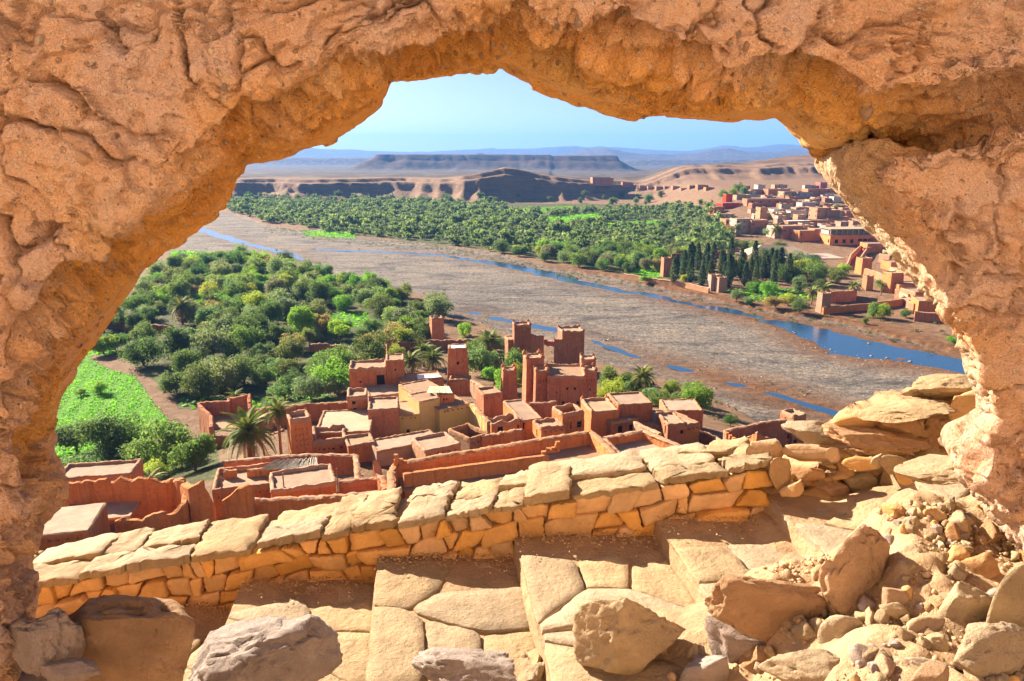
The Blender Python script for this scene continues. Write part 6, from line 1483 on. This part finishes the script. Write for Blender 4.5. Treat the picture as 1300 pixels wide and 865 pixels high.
# far grove across the river
FAR = [(285, 252), (330, 249), (420, 253), (560, 258), (640, 262), (760, 268), (905, 262), (912, 285), (935, 306), (915, 326), (850, 330), (835, 345), (795, 350), (720, 338), (640, 322), (560, 309), (430, 297), (340, 283), (290, 268)]
FH = [[(690, 276), (760, 270), (770, 278), (700, 286)], [(765, 283), (850, 279), (850, 288), (770, 293)], [(640, 262), (740, 262), (735, 270), (640, 272)]]
pts, rs = scatter(FAR, 9.0, 22, 1.2, FH)
MARKS2 = [((640, 325), 'on the far grove edge at the river bend'), ((720, 340), 'on the far grove edge before the dark bank wall'), ((790, 348), 'at the foot of the dark bank wall'), ((830, 335), 'between the dark bank wall and the lone pillar'), ((560, 312), 'on the upstream edge of the far grove'), ((900, 320), 'behind the cypress row'), ((870, 325), 'along the wall behind the cypresses')]
dist = np.hypot(pts[:, 0], pts[:, 1]); order = np.argsort(dist)
for i in order[:60]:
    p = pts[i]; s = rs.uniform(.75, 1.15); h = rs.choice(6, p=HUE_P)
    tree(rs.randint(9), p[0], p[1], s, rs.uniform(.85, 1.15), rs.uniform(0, 6.3), 'olive_tree', '%s %s bushy tree %s' % (size_word(s), HUES[h][0], where(p, MARKS2)), 'bushy trees of the far grove edge', p[2], h)
Vs, Qs, o = [], [], 0
base = []
for i in range(5):
    r2 = np.random.RandomState(40 + i); P, d = crown_points(r2, 170, 14, 4.4, 4.4, 3.6, 2.6, (.18, .46), inner=.1); base.append(leaf_quads(P, d, 1.6, r2, .6))
for i in order[60:]:
    p = pts[i]
    for rep in range(1):
        V, Q = base[rs.randint(5)]; a = rs.uniform(0, 6.3); s = rs.choice([.55, .8, 1.0, 1.2, 1.5], p=[.2, .28, .27, .17, .08]) * rs.uniform(.9, 1.1); c_, s_ = cos(a) * s, sin(a) * s
        W = np.stack([V[:, 0] * c_ - V[:, 1] * s_ + p[0], V[:, 0] * s_ + V[:, 1] * c_ + p[1], V[:, 2] * s * rs.uniform(.8, 1.15) + p[2]], -1)
        Vs.append(W); Qs.append(Q + o); o += len(W)
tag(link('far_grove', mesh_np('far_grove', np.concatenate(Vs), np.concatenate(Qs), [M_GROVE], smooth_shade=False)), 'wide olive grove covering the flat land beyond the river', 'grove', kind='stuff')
# cypress row by the far bank
r3 = np.random.RandomState(60); CY_ = []
for i in range(3):
    n = 1100; t_ = r3.rand(n); a = r3.uniform(0, 2 * pi, n); prof = np.sin(np.clip(t_, .02, 1) ** .6 * pi * .96) ** .7 * 1.35
    rr = prof * np.where(r3.rand(n) < .8, r3.uniform(.8, 1.1, n), r3.uniform(.2, .8, n)); P = np.stack([rr * np.cos(a), rr * np.sin(a), .6 + t_ * 11.5], -1)
    V, Q = leaf_quads(P, np.stack([np.cos(a), np.sin(a), a * 0 + .5], -1), .62, r3); tv, tq = tube([(0, 0, -.4), (0, 0, 6)], [.2, .1], 6)
    CY_.append((mesh_np('crown', V, Q, [M_CYP], smooth_shade=False), mesh_np('trunk', tv, tq, [M_BARK])))
for i in range(46):
    u = r3.uniform(853, 1005); v = 366 - r3.uniform(0, 30) + (u - 853) * .06
    c = at_ground(u, v); s = r3.uniform(.75, 1.15)
    ww = 'near the lone gate pillar' if u < 880 else 'behind the two gate pillars' if u < 930 else 'near the tent pavilion' if v < 355 else 'behind the bank bushes'
    root = thing('cypress_tree', 'slim dark %s cypress %s' % ('tall' if s > 1.0 else 'medium' if s > .87 else 'short', ww), 'tree', tuple(c), r3.uniform(0, 6), 'cypresses of the far bank garden'); root.scale = (s * 1.15, s * 1.15, s * r3.uniform(.75, 1.15))
    link('crown', CY_[i % 3][0], root); link('trunk', CY_[i % 3][1], root)
# trees of the far bank gardens and the village
r4 = np.random.RandomState(61)
BANK_T = [(960, 372, 22), (975, 380, 26), (985, 392, 30), (1000, 388, 22), (1015, 398, 24), (1000, 360, 34), (1020, 356, 34), (1035, 362, 32), (1048, 352, 30), (1030, 345, 30), (1010, 340, 30), (1062, 360, 26), (1015, 372, 26), (1040, 376, 24), (990, 350, 26), (1072, 350, 20),
          (1120, 405, 24), (1150, 404, 18), (1108, 404, 26), (1098, 412, 10), (1204, 434, 10), (1212, 437, 12), (948, 350, 28), (935, 345, 26), (968, 340, 30), (985, 338, 26), (925, 318, 22), (945, 318, 20), (960, 322, 22), (990, 318, 18), (910, 300, 20), (925, 300, 18), (975, 300, 16), (987, 302, 18),
          (918, 252, 14), (938, 246, 16), (945, 248, 15), (930, 252, 14), (1063, 268, 14), (1012, 298, 10), (1125, 330, 14), (1150, 325, 12), (1165, 346, 12), (1116, 366, 14), (820, 362, 16), (846, 362, 10), (935, 384, 18), (950, 388, 14), (870, 360, 14)]
MARKS3 = [((970, 385), 'on the bank by the two gate pillars'), ((1005, 392), 'on the bank before the shaded garden'), ((1020, 350), 'in the shaded garden below the pool'), ((1060, 360), 'beside the garden palms'), ((1110, 405), 'on the scrubby bank below the walled yard'), ((1208, 436), 'on the sand by the wide water'), ((945, 345), 'among the cypresses'), ((950, 320), 'near the tent pavilion'), ((985, 302), 'before the khaki village house'), ((915, 300), 'at the grove corner below the village'), ((935, 248), 'above the dark red village house'), ((1063, 268), 'beside the white cube house'), ((1012, 298), 'by the cafe house'), ((1140, 328), 'in the upper garden right of the lane'), ((1165, 346), 'behind the low red garden wall'), ((1116, 366), 'by the ruined turret'), ((830, 362), 'below the lone gate pillar'), ((870, 360), 'along the sunlit bank wall')]
for i, (u, v, w) in enumerate(BANK_T):
    p = at_ground(u, v); s = w / F * ((p - EYE) @ FWD) / 8.6
    h = r4.choice(6, p=HUE_P); lab = '%s %s tree or bush %s' % ('small' if w < 16 else 'medium-sized' if w < 26 else 'large', HUES[h][0], where(p, MARKS3))
    tree(i % 6, p[0], p[1], s, r4.uniform(.85, 1.15), i * .9, 'garden_tree', lab, 'trees of the far bank gardens' if v > 290 else 'trees of the village', p[2], h)
# scrub at the foot of the bluff
for i in range(34):
    u = r4.uniform(300, 900); v = r4.uniform(250, 261); p = at_ground(u, v); tree(i % 6, p[0], p[1], r4.uniform(.5, 1.3), 1.1, i, 'bluff_tree', '%s tree %s' % ('dark' if i % 2 else 'olive-green', 'under the upstream bluff' if u < 500 else 'under the peaked part of the bluff' if u < 730 else 'under the bluff fort'), 'trees under the bluff', p[2], 0 if i % 2 else 1)

# ---------------------------------------------------------------- date palms
def frond_mesh(name, seed, mat, droop, L=3.9):
    rs = np.random.RandomState(seed); n = 26; V, Q = [], []
    t = np.linspace(0, 1, n); x = L * (t - droop * .12 * t ** 3); z = L * (.62 * t - (.55 + droop) * t ** 2.1)
    for i in range(n - 1):
        w = .045 * (1 - .7 * t[i]); b = len(V)
        for k, (ww, j) in enumerate(((w, i), (w * .97, i + 1))): V += [(x[j], -ww, z[j]), (x[j], ww, z[j])]
        Q.append((b, b + 1, b + 3, b + 2))
    for i in range(2, n):
        ll = (.85 * sin(pi * min(1, .22 + .75 * t[i])) + .12) * rs.uniform(.85, 1.1)
        for sd in (-1, 1):
            for sub in (0, .5):
                xx = x[i] - sub * L / n; zz = z[i]
                tip = (xx + ll * .55, sd * ll * .8, zz - .22 * ll - .12 * rs.rand()); w = .075; b = len(V)
                V += [(xx - w, 0, zz), (xx + w, 0, zz), tip]; Q.append((b, b + 1, b + 2, b + 2))
    V = np.array(V); q4 = np.array([q for q in Q if q[2] != q[3]]); q3 = np.array([q[:3] for q in Q if q[2] == q[3]])
    return mesh_np(name, V, [q4, q3], [mat], smooth_shade=False)
FR = [frond_mesh('frond', 70, M_PALM, .15), frond_mesh('frond', 71, M_PALM, .5), frond_mesh('frond', 72, M_DRYPALM, 1.1)]
def palm(u, v, w, hpx, lab, seed, lean=0.0, nf=34, vmin=None, group=None):
    """u, v: foot; w: crown width in px; hpx: height of the crown's heart above the foot in px."""
    rs = np.random.RandomState(seed); p = at_ground(u, v); dep = (p - EYE) @ FWD; s = w / F * dep / 7.0; h = hpx / F * dep
    root = thing('date_palm', lab, 'palm', tuple(p), 0, group)
    n = 14; pts = [(lean * h * (k / n) ** 2, 0, -0.5 + (h + .5) * k / n) for k in range(n + 1)]; r = .32 * max(s, .7)
    rad = [r * (1.25 if k == 0 else 1 + .10 * (k % 2)) * (1 - .18 * k / n) for k in range(n + 1)]; rad[-1] = r * 1.25; rad[-2] = r * 1.3
    V, Q = tube(pts, rad, 9); link('trunk', mesh_np('trunk', V, Q, [M_PTRUNK]), root)
    for i in range(nf):
        f = i / nf; el = radians(78 - 128 * f ** .85) + rs.normal() * .1
        me = FR[0] if f < .5 else FR[1] if f < .84 else FR[2]
        link('frond', me, root, loc=(lean * h, 0, h), rot=(rs.normal() * .25, -el * .72, i * 2.399 + rs.uniform(-.3, .3)), scale=(s * rs.uniform(.85, 1.08),) * 3)
PALMS = [(318, 582, 72, 34, 'wide date palm with orange drooping fronds in front of the slit tower', 0), (357, 578, 38, 58, 'tall date palm with upright fronds beside the slit tower', 0.01), (300, 530, 28, 26, 'small thin date palm in the ruined yard', .04), (232, 412, 34, 22, 'date palm rising above the grove by the weathered wall', 0),
         (226, 452, 40, 22, 'yellowish bushy date palm beside the grove path', 0), (290, 484, 28, 22, 'dark date palm of a pair in the grove', .03), (303, 486, 26, 20, 'second dark date palm of the pair in the grove', -.03), (268, 398, 26, 16, 'pale date palm in the upper grove', 0), (522, 478, 34, 20, 'date palm behind the long low house', 0),
         (550, 480, 40, 24, 'golden date palm between the long low house and the plain tower', 0), (538, 466, 34, 20, 'silvery date palm beside the golden one', 0), (622, 458, 38, 24, 'dark date palm in front of the gate wall', 0), (815, 502, 38, 24, 'single date palm right of the kasbah', 0), (540, 432, 26, 16, 'dark date palm below the slim ruined tower', 0),
         (515, 432, 24, 16, 'brown-skirted date palm near the ploughed plot', 0), (1082, 382, 22, 18, 'bright date palm beside the walled yard', 0), (1045, 385, 24, 18, 'date palm in the shaded garden by the yard', 0), (1030, 388, 22, 16, 'dark date palm in the shaded garden', 0), (984, 304, 20, 12, 'date palm before the khaki village house', 0), (885, 336, 20, 14, 'date palm rising behind the cypress row', 0),
         (897, 330, 18, 14, 'second date palm rising behind the cypress row', 0), (935, 300, 16, 10, 'date palm below the cream gallery house', 0), (915, 296, 14, 10, 'date palm at the grove corner below the village', 0), (1118, 376, 14, 14, 'thin date palm beside the ruined turret', 0), (190, 620, 40, 8, 'low yellow-green palm tuft behind the sunlit flat roof', 0)]
for i, (u, v, w, h, lab, ln) in enumerate(PALMS): palm(u, v, w, h, lab, 700 + i, ln, nf=40 if w > 30 else 26)

# ---------------------------------------------------------------- crops, scrub and river stones
def crops():
    rs = np.random.RandomState(91); poly = GREEN[0][0]
    P, _ = scatter(poly, 0.5, 92, .9)
    row = np.sin(P[:, 0] * 1.5 + P[:, 1] * .5) ; keep = (row + rs.normal(size=len(P)) * .5 > -.55); P = P[keep]
    C = P + np.stack([P[:, 0] * 0, P[:, 0] * 0, .12 + .25 * rs.rand(len(P))], -1); N = np.tile((0, 0, 1.0), (len(P), 1)) + rs.normal(size=(len(P), 3)) * .2
    V, Q = leaf_quads(C, N, .42, rs, .8)
    m = mat_leaf('crop_leaf', [(.3, (.12, .38, .012)), (.5, (.19, .50, .018)), (.7, (.30, .58, .03))], rnd=False, scale=.5)
    tag(link('field_crop', mesh_np('field_crop', V, Q, [m], smooth_shade=False)), 'bright green crop filling the field beside the grove', 'crop', kind='stuff')
    polys = [g for g in GREEN[1:] if g[1] > .5]; Vs, Qs, o = [], [], 0
    for poly, s_ in polys:
        P, _ = scatter(poly, 1.6, 93, .9); C = P + np.array([0, 0, .2]); V, Q = leaf_quads(C, np.tile((0, 0, 1.0), (len(P), 1)), 1.3, rs, .8); Vs.append(V); Qs.append(Q + o); o += len(V)
    tag(link('grass', mesh_np('grass', np.concatenate(Vs), np.concatenate(Qs), [m], smooth_shade=False)), 'short green grass patches between the groves', 'grass', kind='stuff')
crops()
def river_stones():
    rs = np.random.RandomState(95); poly = [(240, 300), (330, 290), (560, 316), (790, 362), (1010, 412), (1240, 470), (1200, 555), (1030, 555), (915, 515), (740, 452), (600, 410), (470, 362), (250, 315)]
    P, _ = scatter(poly, 2.0, 96, .1); 
    wet = np.full(len(P), 1e9)
    for st in STREAM_W: wet = np.minimum(wet, poly_dist(P[:, 0], P[:, 1], [p for p, w in st]) - np.mean([w for p, w in st]) - 1.5)
    den = fbm(np.stack([P[:, 0] * .02 + P[:, 1] * .03, P[:, 1] * .045, P[:, 0] * 0], -1), 4, 97)
    k = (wet > 0) & (den + rs.normal(size=len(P)) * .22 > .05) & (np.hypot(P[:, 0], P[:, 1]) < 420); P = P[k]; n = len(P)
    bv = np.array([(1, 0, 0), (.2, .9, 0), (-.9, .4, 0), (-.6, -.8, 0), (.5, -.9, 0), (.1, .1, .8), (-.3, .2, .7)]); bf = np.array([(0, 1, 5), (1, 6, 5), (1, 2, 6), (2, 3, 6), (3, 5, 6), (3, 4, 5), (4, 0, 5)])
    s = .13 + .45 * rs.rand(n) ** 4; a = rs.uniform(0, 6.3, n); c_, s_ = np.cos(a), np.sin(a)
    V = np.stack([(bv[None, :, 0] * c_[:, None] - bv[None, :, 1] * s_[:, None]) * s[:, None] * 1.2 + P[:, :1], (bv[None, :, 0] * s_[:, None] + bv[None, :, 1] * c_[:, None]) * s[:, None] + P[:, 1:2], bv[None, :, 2] * s[:, None] * .8 + P[:, 2:] - .02], -1)
    Q = (bf[None] + (np.arange(n) * 7)[:, None, None]).reshape(-1, 3)
    tag(link('river_cobbles', mesh_np('river_cobbles', V.reshape(-1, 3), Q, [mat_earth('cobble', (.34, .27, .21), .5, 'world', .8, .1, rnd=0)], smooth_shade=False)), 'grey and tan cobbles strewn over the dry river bed', 'cobbles', kind='stuff')
    # low scrub
    P2, _ = scatter(FAR_BANK[2:15] + [(u, v + 9) for u, v in FAR_BANK[2:15]][::-1], 3.2, 98, .2); P3, _ = scatter(poly, 13, 99, .2); P3 = P3[rs.rand(len(P3)) < .22]
    P4, _ = scatter([(560, 405), (640, 425), (760, 462), (900, 515), (960, 548), (880, 560), (760, 500), (640, 470)], 6.0, 100, 1.0); P4 = P4[rs.rand(len(P4)) < .55]
    P5, _ = scatter([(930, 392), (1060, 404), (1240, 446), (1240, 405), (1150, 405), (1100, 400), (1000, 385)], 5.0, 101, 1.0); P5 = P5[rs.rand(len(P5)) < .4]
    P = np.concatenate([P2[rs.rand(len(P2)) < .55], P3, P4, P5]); C, D = [], []
    for p in P:
        m = 26; d = rs.normal(size=(m, 3)); d /= np.linalg.norm(d, axis=1, keepdims=True); d[:, 2] = np.abs(d[:, 2]); r = rs.uniform(.35, 1.1)
        C.append(p + d * r * np.array([1.2, 1.2, .8])); D.append(d)
    V, Q = leaf_quads(np.concatenate(C), np.concatenate(D), .5, rs)
    tag(link('scrub', mesh_np('scrub', V, Q, [mat_leaf('scrub_leaf', [(.3, (.10, .11, .04)), (.5, (.17, .17, .06)), (.7, (.26, .21, .09))], rnd=False, scale=.3)], smooth_shade=False)), 'low dry scrub along the river banks', 'scrub', kind='stuff')
river_stones()
# ---------------------------------------------------------------- the air
def build_haze():
    V = np.array([(sx * 16000, sy * 16000, z) for z in (-120, 420) for sx, sy in ((-1, -1), (1, -1), (1, 1), (-1, 1))], float)
    Q = [(0, 3, 2, 1), (4, 5, 6, 7), (0, 1, 5, 4), (1, 2, 6, 5), (2, 3, 7, 6), (3, 0, 4, 7)]
    m = bpy.data.materials.new('haze'); m.use_nodes = True; n = m.node_tree.nodes; n.clear()
    pv = n.new('ShaderNodeVolumePrincipled'); pv.inputs['Color'].default_value = (0.17, 0.43, 1.0, 1)
    pv.inputs['Density'].default_value = 0.00010; pv.inputs['Anisotropy'].default_value = 0.15
    o = n.new('ShaderNodeOutputMaterial'); m.node_tree.links.new(pv.outputs[0], o.inputs['Volume'])
    tag(link('haze', mesh_np('haze', V, np.array(Q), [m], smooth_shade=False)), kind='stuff')
build_haze()
